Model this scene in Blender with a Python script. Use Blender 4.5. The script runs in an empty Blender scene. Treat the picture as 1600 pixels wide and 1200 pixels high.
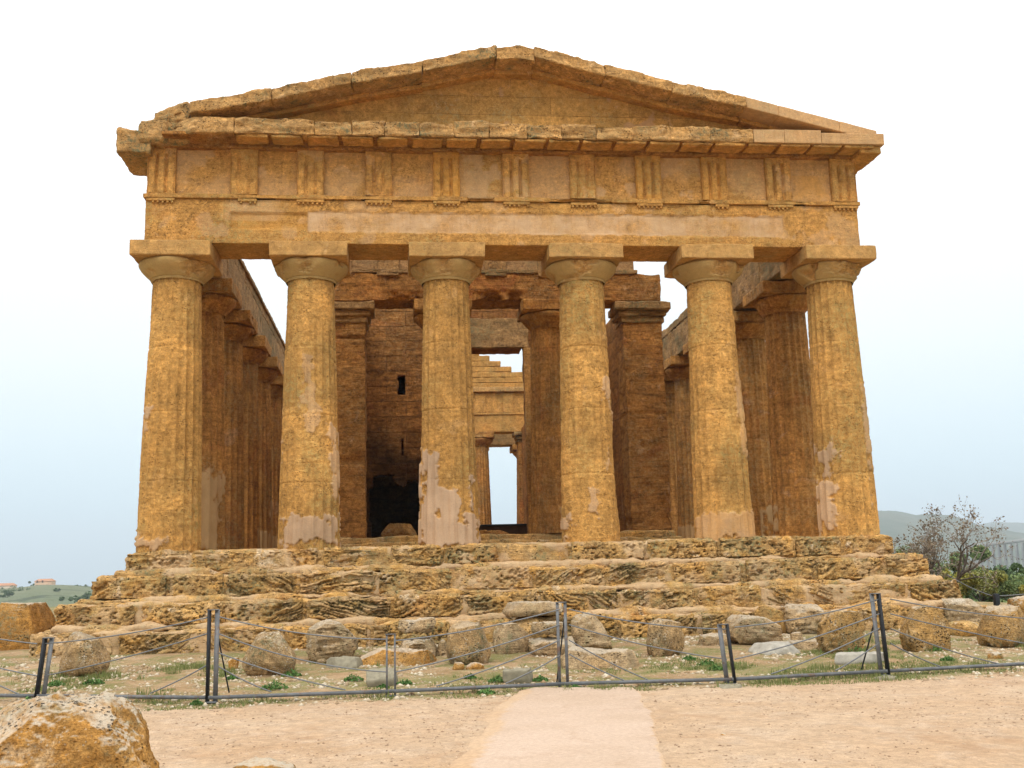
import bpy, math, random
import numpy as np
from mathutils import Matrix, Vector
random.seed(7); RNG = np.random.default_rng(7)
S = bpy.context.scene; COL = S.collection
R_ = math.radians

# ------------------------------------------------------------------ camera
CAM = np.array([-2.652, -23.55, -0.6546]); YAW, PITCH, ROLL, FPX = 0.1076, 0.1787, -0.0261, 1627.44
cyw, syw = math.cos(YAW), math.sin(YAW); cpt, spt = math.cos(PITCH), math.sin(PITCH); crl, srl = math.cos(ROLL), math.sin(ROLL)
FW = np.array([syw*cpt, cyw*cpt, spt]); RT0 = np.array([cyw, -syw, 0.]); UP0 = np.cross(RT0, FW)
RT = crl*RT0 + srl*UP0; UP = -srl*RT0 + crl*UP0
cam = bpy.data.cameras.new("camera"); cam.sensor_width = 36; cam.lens = FPX/1600*36
cam.clip_start = 0.1; cam.clip_end = 30000
camo = bpy.data.objects.new("camera", cam); COL.objects.link(camo)
camo.matrix_world = Matrix(((RT[0], UP[0], -FW[0], CAM[0]), (RT[1], UP[1], -FW[1], CAM[1]), (RT[2], UP[2], -FW[2], CAM[2]), (0, 0, 0, 1)))
S.camera = camo

# ------------------------------------------------------------------ sky, sun, exposure
SUN_EL, SUN_AZ = 52, 200      # soft sun from behind the camera, veiled by cloud
w = bpy.data.worlds.new("World"); S.world = w; w.use_nodes = True
nt = w.node_tree; nt.nodes.clear()
out = nt.nodes.new('ShaderNodeOutputWorld'); bg = nt.nodes.new('ShaderNodeBackground')
sky = nt.nodes.new('ShaderNodeTexSky'); sky.sky_type = 'NISHITA'; sky.sun_disc = False
sky.sun_elevation = R_(SUN_EL); sky.sun_rotation = R_(SUN_AZ)
tc = nt.nodes.new('ShaderNodeTexCoord'); sp = nt.nodes.new('ShaderNodeSeparateXYZ')
nt.links.new(tc.outputs['Generated'], sp.inputs[0])
rmp = nt.nodes.new('ShaderNodeValToRGB'); nt.links.new(sp.outputs['Z'], rmp.inputs[0])
el = rmp.color_ramp.elements
stops = [(0.0, (.225, .305, .36)), (0.06, (.255, .33, .368)), (0.12, (.30, .352, .37)), (0.2, (.355, .37, .375)), (0.33, (.41, .42, .425)), (0.6, (.72, .72, .71)), (1.0, (1, .99, .97))]
el[0].position = 0; el[0].color = (*stops[0][1], 1); el[1].position = 1; el[1].color = (*stops[-1][1], 1)
for p_, c_ in stops[1:-1]:
    e = el.new(p_); e.color = (*c_, 1)
mul = nt.nodes.new('ShaderNodeVectorMath'); mul.operation = 'SCALE'; mul.inputs['Scale'].default_value = 2.95
nt.links.new(rmp.outputs[0], mul.inputs[0])
mul2 = nt.nodes.new('ShaderNodeVectorMath'); mul2.operation = 'SCALE'; mul2.inputs['Scale'].default_value = 0.008
nt.links.new(sky.outputs[0], mul2.inputs[0])
add = nt.nodes.new('ShaderNodeVectorMath'); add.operation = 'ADD'
nt.links.new(mul.outputs[0], add.inputs[0]); nt.links.new(mul2.outputs[0], add.inputs[1])
nt.links.new(add.outputs[0], bg.inputs['Color']); bg.inputs['Strength'].default_value = 1.0
nt.links.new(bg.outputs[0], out.inputs['Surface'])
sl = bpy.data.lights.new('sun', 'SUN'); sl.energy = 1.5; sl.angle = R_(14); sl.color = (1, .95, .87)
so = bpy.data.objects.new('sun', sl); COL.objects.link(so)
a_, e_ = R_(SUN_AZ), R_(SUN_EL)
sdir = Vector((math.sin(a_)*math.cos(e_), math.cos(a_)*math.cos(e_), math.sin(e_)))
so.rotation_euler = sdir.to_track_quat('Z', 'Y').to_euler()
S.view_settings.view_transform = 'Standard'; S.view_settings.look = 'None'
S.view_settings.exposure = 0.0; S.view_settings.gamma = 1
S.cycles.max_bounces = 6; S.cycles.diffuse_bounces = 4; S.cycles.volume_bounces = 0

# ------------------------------------------------------------------ numpy noise
TB = RNG.permutation(256); TV = RNG.random(256)*2-1
def vn(P, seed=0):
    P = P + seed*17.31
    I = np.floor(P).astype(np.int64); F = P-I; U = F*F*F*(F*(F*6-15)+10); I &= 255
    r = 0
    for dx in (0, 1):
        a = TB[(I[:, 0]+dx) & 255]; wx = U[:, 0] if dx else 1-U[:, 0]
        for dy in (0, 1):
            b = TB[(a+I[:, 1]+dy) & 255]; wy = U[:, 1] if dy else 1-U[:, 1]
            for dz in (0, 1):
                c = TV[TB[(b+I[:, 2]+dz) & 255]]; wz = U[:, 2] if dz else 1-U[:, 2]
                r = r + c*wx*wy*wz
    return r
def fbm(P, s, o=4, seed=0, g=.5):
    r = 0; a = 1; t = 0
    for k in range(o):
        r = r + a*vn(P*s*(2.03**k), seed+k*3); t += a; a *= g
    return r/t
def sst(x, a, b):
    t = np.clip((x-a)/(b-a), 0, 1); return t*t*(3-2*t)
def c3(x, y, z):
    return np.stack(np.broadcast_arrays(x, y, z), -1).astype(float).reshape(-1, 3)

# ------------------------------------------------------------------ picture rays (used to find where things stand on the ground)
def ray(u, v): return FW + RT*((u-800)/FPX) + UP*((600-v)/FPX)
def gz(X, Y):
    X = np.asarray(X, float); Y = np.asarray(Y, float)
    z = np.interp(Y, [-30, -9.5, -8, -5, -2.1, 5, 200], [-2.32, -2.3, -2.26, -2.17, -2.04, -2.03, -2.4])
    d = np.maximum(np.maximum(np.maximum(X-15-.25*np.maximum(-Y-4, 0), -X-24), 0), np.maximum(Y-60, 0))
    fall = -26*sst(d, 0, 90)
    return z + fall
def onG(u, v, dz=0.):
    d = ray(u, v); t = 1.0
    for k in range(60):
        p = CAM+t*d; t += (p[2]-(gz(p[0], p[1])+dz))/max(1e-3, -d[2])*.8
    return CAM+t*d
def onY(u, v, Y): d = ray(u, v); t = (Y-CAM[1])/d[1]; return CAM+t*d
def atD(u, v, D): d = ray(u, v); d = d/np.linalg.norm(d[:2]); return CAM+D*d

# ------------------------------------------------------------------ mesh helpers
def link(name, V, F, mat=None, parent=None, attrs=None, smooth=True, mats=None, mi=None):
    V = np.asarray(V, np.float32); 
    me = bpy.data.meshes.new(name); me.vertices.add(len(V)); me.vertices.foreach_set('co', V.ravel())
    groups = F if isinstance(F, list) else [F]
    groups = [np.asarray(g, np.int32) for g in groups if len(g)]
    tot = sum(g.size for g in groups); npol = sum(len(g) for g in groups)
    me.loops.add(tot); me.polygons.add(npol)
    me.loops.foreach_set('vertex_index', np.concatenate([g.ravel() for g in groups]))
    st = []; base = 0
    for g in groups:
        st.append(base+np.arange(len(g))*g.shape[1]); base += g.size
    me.polygons.foreach_set('loop_start', np.concatenate(st).astype(np.int32))
    me.update(calc_edges=True); me.validate()
    if smooth: me.polygons.foreach_set('use_smooth', np.ones(len(me.polygons), bool))
    if attrs:
        for k, a in attrs.items():
            at = me.attributes.new(k, 'FLOAT', 'POINT'); at.data.foreach_set('value', np.asarray(a, np.float32))
    if mat: me.materials.append(mat)
    o = bpy.data.objects.new(name, me); COL.objects.link(o)
    if parent: o.parent = parent
    return o
def tag(o, label=None, cat=None, group=None, kind=None):
    if label: o['label'] = label
    if cat: o['category'] = cat
    if group: o['group'] = group
    if kind: o['kind'] = kind
    return o
def empty(name, loc, label=None, cat=None, group=None):
    o = bpy.data.objects.new(name, None); o.location = tuple(float(a) for a in loc); COL.objects.link(o)
    return tag(o, label, cat, group)
def sub(o, parent):   # parent while keeping world-space mesh coordinates
    o.parent = parent; o.location = -parent.location if parent.type == 'EMPTY' else (0, 0, 0)
    return o
class Bag:
    def __init__(s): s.V = []; s.Q = []; s.T = []; s.n = 0; s.A = {}
    def add(s, V, Q=None, T=None, **at):
        s.V.append(V)
        if Q is not None: s.Q.append(np.asarray(Q)+s.n)
        if T is not None: s.T.append(np.asarray(T)+s.n)
        for k, a in at.items():
            s.A.setdefault(k, []).append((s.n, np.broadcast_to(a, len(V))))
        s.n += len(V)
    def link(s, name, mat, parent=None, smooth=True, local=True):
        V = np.concatenate(s.V); F = []
        if s.Q: F.append(np.concatenate(s.Q))
        if s.T: F.append(np.concatenate(s.T))
        at = {}
        for k, l in s.A.items():
            a = np.zeros(len(V), np.float32)
            for n0, v in l: a[n0:n0+len(v)] = v
            at[k] = a
        o = link(name, V, F, mat, None, at, smooth)
        if parent is not None:
            if local: sub(o, parent)
            else: o.parent = parent
        return o
def gridq(nu, nv):
    i = np.arange(nu-1)[:, None]; j = np.arange(nv-1)[None]
    a = i*nv+j
    return np.stack([a, a+nv, a+nv+1, a+1], -1).reshape(-1, 4)
def dbox(lo, hi, res, r=.03, disp=None, skip=()):
    """rounded, densely meshed box whose surface disp(P,N) pushes about"""
    lo = np.array(lo, float); hi = np.array(hi, float); r = min(r, .49*(hi-lo).min())
    if np.isscalar(res): res = (res,)*3
    ax = []
    for k in range(3):
        n = max(2, int(round((hi[k]-lo[k])/res[k])))
        t = np.linspace(lo[k], hi[k], n+1)
        ex = [lo[k]+r*.35, lo[k]+r, hi[k]-r, hi[k]-r*.35]
        ax.append(np.unique(np.round(np.concatenate([t, ex]), 5)))
    Vs = []; Qs = []; n0 = 0
    for k in range(3):
        a, b = [q for q in range(3) if q != k]
        for sd in (0, 1):
            if (k, sd) in skip: continue
            A, B = np.meshgrid(ax[a], ax[b], indexing='ij')
            P = np.zeros((A.size, 3)); P[:, a] = A.ravel(); P[:, b] = B.ravel(); P[:, k] = hi[k] if sd else lo[k]
            q = gridq(len(ax[a]), len(ax[b]))
            if (sd == 1) ^ (k == 1): pass
            else: q = q[:, ::-1]
            Vs.append(P); Qs.append(q+n0); n0 += len(P)
    V = np.concatenate(Vs); Q = np.concatenate(Qs)
    key = np.round(V*1e4).astype(np.int64)
    _, idx, inv = np.unique(key, axis=0, return_index=True, return_inverse=True); inv = inv.ravel()
    V = V[idx]; Q = inv[Q]
    c = np.clip(V, lo+r, hi-r); d = V-c; L = np.linalg.norm(d, axis=1, keepdims=True); N = d/np.maximum(L, 1e-9)
    V = c+N*r
    if disp is not None:
        D = disp(V, N); V = V + (N*D[:, None] if D.ndim == 1 else D)
    return V, Q
def tube(P, rad, n=6):
    P = np.asarray(P, float); m = len(P); rad = np.broadcast_to(rad, m)
    T = np.gradient(P, axis=0); T /= np.linalg.norm(T, axis=1, keepdims=True)+1e-9
    ref = np.where(np.abs(T[:, 2:3]) > .9, np.array([[1., 0, 0]]), np.array([[0, 0, 1.]]))
    A = np.cross(T, ref); A /= np.linalg.norm(A, axis=1, keepdims=True)+1e-9; B = np.cross(T, A)
    th = np.arange(n)/n*2*math.pi
    V = P[:, None]+rad[:, None, None]*(np.cos(th)[None, :, None]*A[:, None]+np.sin(th)[None, :, None]*B[:, None])
    V = V.reshape(-1, 3); i = np.arange(m-1)[:, None]; j = np.arange(n)[None]
    q = np.stack([i*n+j, i*n+(j+1) % n, (i+1)*n+(j+1) % n, (i+1)*n+j], -1).reshape(-1, 4)
    return V, q
def bar(p, q, wx, wy, up=(0, 0, 1)):
    """square-section bar from p to q"""
    p = np.array(p, float); q = np.array(q, float); t = q-p; t /= np.linalg.norm(t)
    a = np.cross(t, np.array(up, float)); 
    if np.linalg.norm(a) < 1e-3: a = np.array([1., 0, 0])
    a /= np.linalg.norm(a); b = np.cross(a, t)
    V = []
    for e in (p, q):
        for s1, s2 in ((-1, -1), (1, -1), (1, 1), (-1, 1)): V.append(e+a*s1*wx/2+b*s2*wy/2)
    Q = [(0, 3, 2, 1), (4, 5, 6, 7), (0, 1, 5, 4), (1, 2, 6, 5), (2, 3, 7, 6), (3, 0, 4, 7)]
    return np.array(V), np.array(Q)
def leaves(P, size, sd=0, asp=.6, up=0.):
    """leaf quads at points P"""
    r = np.random.default_rng(sd); n = len(P)
    a = r.normal(size=(n, 3)); a[:, 2] += up; a /= np.linalg.norm(a, axis=1, keepdims=True)
    b = np.cross(a, r.normal(size=(n, 3))); b /= np.linalg.norm(b, axis=1, keepdims=True)
    s = (size*(.6+.8*r.random(n)))[:, None]
    V = np.stack([P-a*s, P+b*s*asp, P+a*s, P-b*s*asp], 1).reshape(-1, 3)
    return V, np.arange(4*n).reshape(-1, 4)

# ------------------------------------------------------------------ materials
class NT:
    def __init__(s, name):
        s.m = bpy.data.materials.new(name); s.m.use_nodes = True; s.t = s.m.node_tree; s.t.nodes.clear()
        s.o = s.t.nodes.new('ShaderNodeOutputMaterial'); s.b = s.t.nodes.new('ShaderNodeBsdfPrincipled')
        s.t.links.new(s.b.outputs[0], s.o.inputs[0]); s.b.inputs['Roughness'].default_value = .9
        s.b.inputs['Specular IOR Level'].default_value = .15
    def n(s, ty, **k):
        x = s.t.nodes.new(ty)
        for a, v in k.items(): setattr(x, a, v)
        return x
    def put(s, sock, v):
        if v is None: return
        if hasattr(v, 'links') or isinstance(v, bpy.types.NodeSocket): s.t.links.new(v, sock)
        else:
            if isinstance(v, tuple) and len(v) == 3 and sock.type == 'RGBA': v = (*v, 1)
            sock.default_value = v
    def noise(s, vec, sc, det=4, rough=.55, dist=0):
        x = s.n('ShaderNodeTexNoise'); s.put(x.inputs['Vector'], vec); x.inputs['Scale'].default_value = sc
        x.inputs['Detail'].default_value = det; x.inputs['Roughness'].default_value = rough; x.inputs['Distortion'].default_value = dist
        return x.outputs['Fac']
    def vor(s, vec, sc, feat='F1'):
        x = s.n('ShaderNodeTexVoronoi', feature=feat); s.put(x.inputs['Vector'], vec); x.inputs['Scale'].default_value = sc
        return x
    def mapr(s, v, a, b, c=0., d=1.):
        x = s.n('ShaderNodeMapRange'); s.put(x.inputs[0], v)
        for i, q in enumerate((a, b, c, d)): x.inputs[i+1].default_value = q
        return x.outputs[0]
    def math(s, op, a, b=0., c=0.):
        x = s.n('ShaderNodeMath', operation=op); s.put(x.inputs[0], a); s.put(x.inputs[1], b)
        if op == 'MULTIPLY_ADD': s.put(x.inputs[2], c)
        return x.outputs[0]
    def mix(s, f, a, b, mode='MIX'):
        x = s.n('ShaderNodeMix', data_type='RGBA', blend_type=mode); s.put(x.inputs[0], f); s.put(x.inputs[6], a); s.put(x.inputs[7], b)
        return x.outputs[2]
    def mapping(s, vec, sc=(1, 1, 1), rot=(0, 0, 0)):
        x = s.n('ShaderNodeMapping'); s.put(x.inputs[0], vec); x.inputs['Scale'].default_value = sc; x.inputs['Rotation'].default_value = rot
        return x.outputs[0]
    def attr(s, nm):
        return s.n('ShaderNodeAttribute', attribute_name=nm).outputs['Fac']
    def bump(s, h, st, dist, nrm=None):
        x = s.n('ShaderNodeBump'); s.put(x.inputs['Height'], h); s.put(x.inputs['Strength'], st); x.inputs['Distance'].default_value = dist
        if nrm: s.put(x.inputs['Normal'], nrm)
        return x.outputs[0]

def stone(name, base, warm, dark, lich=(.20, .17, .085), lich_amt=.5, pale=(.50, .33, .19), pale_amt=.3, pit=.6, pitscale=22,
          strata=.5, joints=None, bump=1.0, plaster=(.50, .30, .17), speck=.0, big=.35, red=.0, crust=.0, fine_=1., streak=0.):
    t = NT(name); tcn = t.n('ShaderNodeTexCoord').outputs['Object']
    oi = t.n('ShaderNodeObjectInfo').outputs['Random']
    off = t.n('ShaderNodeVectorMath', operation='MULTIPLY_ADD'); t.put(off.inputs[0], tcn); off.inputs[1].default_value = (1, 1, 1)
    cmb = t.n('ShaderNodeCombineXYZ'); m = t.math('MULTIPLY', oi, 53.); t.put(cmb.inputs[0], m); t.put(cmb.inputs[1], m); t.put(cmb.inputs[2], m)
    t.put(off.inputs[2], cmb.outputs[0]); P = off.outputs[0]
    nb = t.noise(P, big*1.6, 5, .6); nm = t.noise(P, 2.2, 6, .62, .3); nf = t.noise(P, 13, 6, .65); nff = t.noise(P, 55, 3, .6)
    ps = t.mapping(P, (1.2, 1.2, 9)); ns = t.noise(ps, 1.3, 6, .65, .6)
    ps2 = t.mapping(P, (1.4, 1.4, 24)); ns2 = t.noise(ps2, 2.0, 5, .6, .4)
    col = t.mix(t.mapr(nm, .36, .64), base, warm)
    col = t.mix(t.mapr(ns, .47, .68, 0, strata), col, dark)
    if red: col = t.mix(t.mapr(t.noise(P, 1.1, 5, .6, .5), .56, .7, 0, red), col, (.33, .10, .03))
    col = t.mix(t.math('MULTIPLY', t.mapr(nb, .47, .62), t.mapr(nf, .42, .6, 0, lich_amt)), col, lich)
    pn = t.noise(P, 1.7, 7, .68, .8)
    col = t.mix(t.mapr(pn, .60, .66, 0, pale_amt), col, pale)
    fine = t.mapr(nf, .3, .7, 1-.38*fine_, 1+.34*fine_); col = t.mix(1., col, fine, 'MULTIPLY')
    fine2 = t.mapr(nff, .32, .68, 1-.34*fine_, 1+.28*fine_); col = t.mix(1., col, fine2, 'MULTIPLY')
    col = t.mix(1., col, t.mapr(t.noise(P, 4.5, 6, .7, .5), .32, .68, .74, 1.24), 'MULTIPLY')
    if streak:
        col = t.mix(1., col, t.mapr(t.noise(t.mapping(P, (7, 7, .55)), 1., 5, .6), .35, .65, 1-streak, 1+streak), 'MULTIPLY')
    v = t.vor(t.mapping(P, (1, 1, 1.7)), pitscale).outputs['Distance']
    gate = t.mapr(t.noise(P, 3.1, 4, .6), .46, .60)
    pits = t.math('MULTIPLY', t.mapr(v, .12, .34, 1, 0), gate)
    col = t.mix(t.math('MULTIPLY', pits, pit), col, (.035, .018, .008))
    if speck:
        sv = t.vor(P, 30).outputs['Distance']; sg = t.mapr(t.noise(P, 5, 3), .48, .56)
        col = t.mix(t.math('MULTIPLY', t.math('MULTIPLY', t.mapr(sv, .18, .3, 1, 0), sg), speck), col, (.52, .47, .38))
    pl = t.attr('plaster'); plc = t.mix(t.mapr(nm, .35, .65), plaster, tuple(q*.82 for q in plaster))
    plc = t.mix(1., plc, t.mapr(nff, .3, .7, .93, 1.07), 'MULTIPLY')
    pstreak = t.noise(t.mapping(P, (9, 9, .7)), 1.5, 4, .6)
    plc = t.mix(t.mapr(pstreak, .5, .7, 0, .35), plc, (.34, .17, .08))
    col = t.mix(pl, col, plc)
    col = t.mix(t.math('MULTIPLY', t.attr('bed'), .8), col, tuple(q*.62 for q in lich))
    if crust:
        nz_ = t.n('ShaderNodeSeparateXYZ'); gn = t.n('ShaderNodeNewGeometry'); t.put(nz_.inputs[0], gn.outputs['Normal'])
        cf = t.math('MULTIPLY', t.mapr(t.math('MULTIPLY_ADD', nm, 1.3, nz_.outputs[2]), 1.18, 1.5), t.mapr(nf, .35, .5, .45, 1.))
        col = t.mix(t.math('MULTIPLY', cf, crust), col, (.50, .44, .35))
    yel = t.attr('yellow'); col = t.mix(t.math('MULTIPLY', yel, t.mapr(nm, .35, .6, .3, .9)), col, (.60, .28, .045))
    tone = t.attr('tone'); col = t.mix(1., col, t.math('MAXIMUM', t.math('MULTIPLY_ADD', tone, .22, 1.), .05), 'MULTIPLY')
    h = t.math('MULTIPLY_ADD', ns2, .5*strata+.1, t.math('MULTIPLY_ADD', nf, .55*fine_, t.math('MULTIPLY', nff, .25*fine_)))
    h = t.math('MULTIPLY_ADD', pits, -.55, h)
    h = t.math('MULTIPLY_ADD', t.math('GREATER_THAN', pn, .60), .06, h)
    if joints:
        bw, bh, ax, oz = joints
        se = t.n('ShaderNodeSeparateXYZ'); t.put(se.inputs[0], tcn); cb = t.n('ShaderNodeCombineXYZ')
        t.put(cb.inputs[0], se.outputs[ax]); t.put(cb.inputs[1], t.math('ADD', se.outputs[2], oz))
        wob = t.math('MULTIPLY_ADD', t.noise(tcn, 3, 3), .02, -.01); cb2 = t.n('ShaderNodeVectorMath', operation='ADD'); t.put(cb2.inputs[0], cb.outputs[0])
        cw = t.n('ShaderNodeCombineXYZ'); t.put(cw.inputs[1], wob); t.put(cw.inputs[0], wob); t.put(cb2.inputs[1], cw.outputs[0])
        br = t.n('ShaderNodeTexBrick'); t.put(br.inputs['Vector'], cb2.outputs[0]); br.inputs['Scale'].default_value = 1
        br.inputs['Brick Width'].default_value = bw; br.inputs['Row Height'].default_value = bh; br.inputs['Mortar Size'].default_value = .008
        br.inputs['Mortar Smooth'].default_value = .6
        br.inputs['Color1'].default_value = (.86, .86, .86, 1); br.inputs['Color2'].default_value = (1.12, 1.1, 1.06, 1); br.inputs['Mortar'].default_value = (1, 1, 1, 1)
        col = t.mix(1., col, br.outputs['Color'], 'MULTIPLY')
        jf = t.math('MULTIPLY', br.outputs['Fac'], t.mapr(nm, .35, .5, .2, 1))
        col = t.mix(t.math('MULTIPLY', jf, .45), col, (.07, .035, .015))
        h = t.math('MULTIPLY_ADD', jf, -.7, h)
    t.put(t.b.inputs['Base Color'], col)
    st = t.math('MULTIPLY_ADD', pl, -.75*bump, bump)
    t.put(t.b.inputs['Normal'], t.bump(h, st, .035))
    return t.m

M_COL = stone('column_stone', (.465, .25, .072), (.55, .285, .078), (.30, .15, .042), lich_amt=.85, pale_amt=.3, pit=.65, pitscale=17, strata=.4, bump=1.0, plaster=(.53, .365, .24), lich=(.31, .225, .08), pale=(.60, .36, .16), fine_=.85, streak=.10)
M_CAP = stone('capital_stone', (.44, .25, .09), (.50, .275, .09), (.30, .16, .05), lich_amt=.6, pale_amt=.4, pit=.4, strata=.3, bump=.7, plaster=(.44, .31, .125), lich=(.24, .185, .07), pale=(.58, .38, .18), fine_=.6)
M_FAC = stone('entablature_stone', (.455, .235, .066), (.55, .28, .075), (.29, .14, .038), lich_amt=.8, pale_amt=.4, pit=.6, pitscale=18, strata=.5, bump=.95, plaster=(.60, .40, .23), lich=(.28, .205, .075), pale=(.60, .36, .17), fine_=.85, streak=.08, red=.3)
M_COR = stone('cornice_stone', (.48, .275, .105), (.58, .32, .11), (.22, .13, .05), lich_amt=1., pale_amt=.6, pit=.9, pitscale=16, strata=.55, bump=1.5, lich=(.13, .12, .06), big=.9, pale=(.62, .40, .2))
M_TYM = stone('tympanum_stone', (.45, .245, .07), (.53, .285, .08), (.29, .15, .04), lich_amt=.8, pale_amt=.35, pit=.5, strata=.4, bump=.7, joints=(1.9, .47, 0, .3), lich=(.27, .20, .085), fine_=.8, red=.3)
M_STEP = stone('krepis_stone', (.52, .33, .145), (.58, .32, .09), (.22, .13, .05), lich_amt=1., pale_amt=.8, pit=.95, pitscale=13, strata=.6, bump=1.7, lich=(.22, .19, .09), pale=(.66, .50, .32), big=.8, red=.35, plaster=(.53, .375, .225))
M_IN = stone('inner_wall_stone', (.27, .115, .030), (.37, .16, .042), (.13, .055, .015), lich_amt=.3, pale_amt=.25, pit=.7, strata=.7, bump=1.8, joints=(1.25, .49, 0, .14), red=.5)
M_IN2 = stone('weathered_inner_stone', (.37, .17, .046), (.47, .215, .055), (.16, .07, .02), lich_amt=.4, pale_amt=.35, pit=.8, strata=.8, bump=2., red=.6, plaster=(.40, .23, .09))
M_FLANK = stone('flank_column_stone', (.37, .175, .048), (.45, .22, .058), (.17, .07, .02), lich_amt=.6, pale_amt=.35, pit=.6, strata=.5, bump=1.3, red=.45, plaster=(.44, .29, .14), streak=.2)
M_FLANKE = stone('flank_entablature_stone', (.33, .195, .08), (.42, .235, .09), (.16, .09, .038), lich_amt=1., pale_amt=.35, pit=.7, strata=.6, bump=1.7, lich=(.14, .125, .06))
M_BLD = stone('boulder_stone', (.33, .22, .11), (.40, .25, .11), (.17, .12, .055), lich_amt=1., pale_amt=.5, pit=.6, pitscale=24, strata=.2, bump=1.7, lich=(.13, .115, .06), speck=.9, pale=(.46, .38, .27), big=1.1, crust=.35)
M_BLO = stone('orange_boulder_stone', (.40, .21, .06), (.46, .225, .05), (.19, .12, .045), lich_amt=.95, pale_amt=.45, pit=.6, pitscale=24, strata=.2, bump=1.7, lich=(.17, .14, .07), speck=.35, pale=(.48, .38, .25), big=1.0, crust=.75)
M_BLM = stone('ochre_boulder_stone', (.38, .235, .095), (.44, .25, .08), (.18, .12, .05), lich_amt=1., pale_amt=.6, pit=.75, pitscale=19, strata=.35, bump=2., lich=(.15, .13, .065), speck=.7, pale=(.50, .42, .29), big=1.2, crust=.6)
M_BLP = stone('pale_block_stone', (.43, .31, .18), (.47, .31, .155), (.24, .16, .08), lich_amt=.9, pale_amt=.8, pit=.85, pitscale=13, strata=.6, bump=1.8, lich=(.19, .165, .09), pale=(.55, .46, .34), big=.9, crust=.6)
def plain(name, c, rough=.6, metal=0., nz=0., sc=8, rust=0.):
    t = NT(name); tcn = t.n('ShaderNodeTexCoord').outputs['Object']
    n = t.noise(tcn, sc, 5, .6); col = t.mix(1., c, t.mapr(n, .3, .7, 1-nz, 1+nz), 'MULTIPLY')
    if rust: col = t.mix(t.math('MULTIPLY', t.mapr(t.noise(tcn, 7, 6, .75), .56, .64), rust), col, (.16, .075, .03))
    t.put(t.b.inputs['Base Color'], col); t.b.inputs['Roughness'].default_value = rough; t.b.inputs['Metallic'].default_value = metal
    t.put(t.b.inputs['Normal'], t.bump(n, .3, .01))
    return t.m
def leafm(name, a, b, c=None):
    t = NT(name); g = t.n('ShaderNodeNewGeometry'); r = g.outputs['Random Per Island']
    P = t.n('ShaderNodeTexCoord').outputs['Object']
    col = t.mix(r, a, b)
    if c: col = t.mix(t.mapr(t.noise(P, .9, 3), .45, .6), col, c)
    t.put(t.b.inputs['Base Color'], col); t.b.inputs['Roughness'].default_value = .7
    return t.m
M_GREY = plain('grey_painted_steel', (.14, .145, .15), .55, .1, .25, 8, .6)
M_DARK = plain('dark_steel', (.028, .030, .034), .5, .2, .2)
M_CABLE = plain('steel_cable', (.16, .165, .17), .45, .3, .1)
M_CONC = plain('concrete', (.23, .205, .145), .9, 0, .22, 14)
M_WHITE = plain('pale_concrete', (.33, .305, .255), .9, 0, .28, 7)
M_MORT = plain('mortar', (.50, .28, .15), .95, 0, .3, 5)
M_WOODB = plain('barrier_board', (.06, .03, .016), .7, 0, .3, 6)
M_BARK = plain('grey_bark', (.12, .10, .085), .9, 0, .3, 12)
M_TWIG = plain('twig_bark', (.27, .235, .205), .9, 0, .25, 9)
M_LEAFB = leafm('dry_leaf', (.17, .12, .085), (.24, .20, .13))
M_BUSH = leafm('olive_leaf', (.15, .17, .05), (.27, .28, .09), (.34, .31, .07))
M_PINE = leafm('dark_green_leaf', (.05, .09, .035), (.11, .16, .065))
M_MID = leafm('mid_green_leaf', (.09, .15, .055), (.20, .24, .09))
M_WEED = leafm('weed_leaf', (.05, .12, .03), (.13, .23, .06))
M_GRASS = leafm('grass_blade', (.12, .16, .045), (.22, .22, .08))

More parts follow.
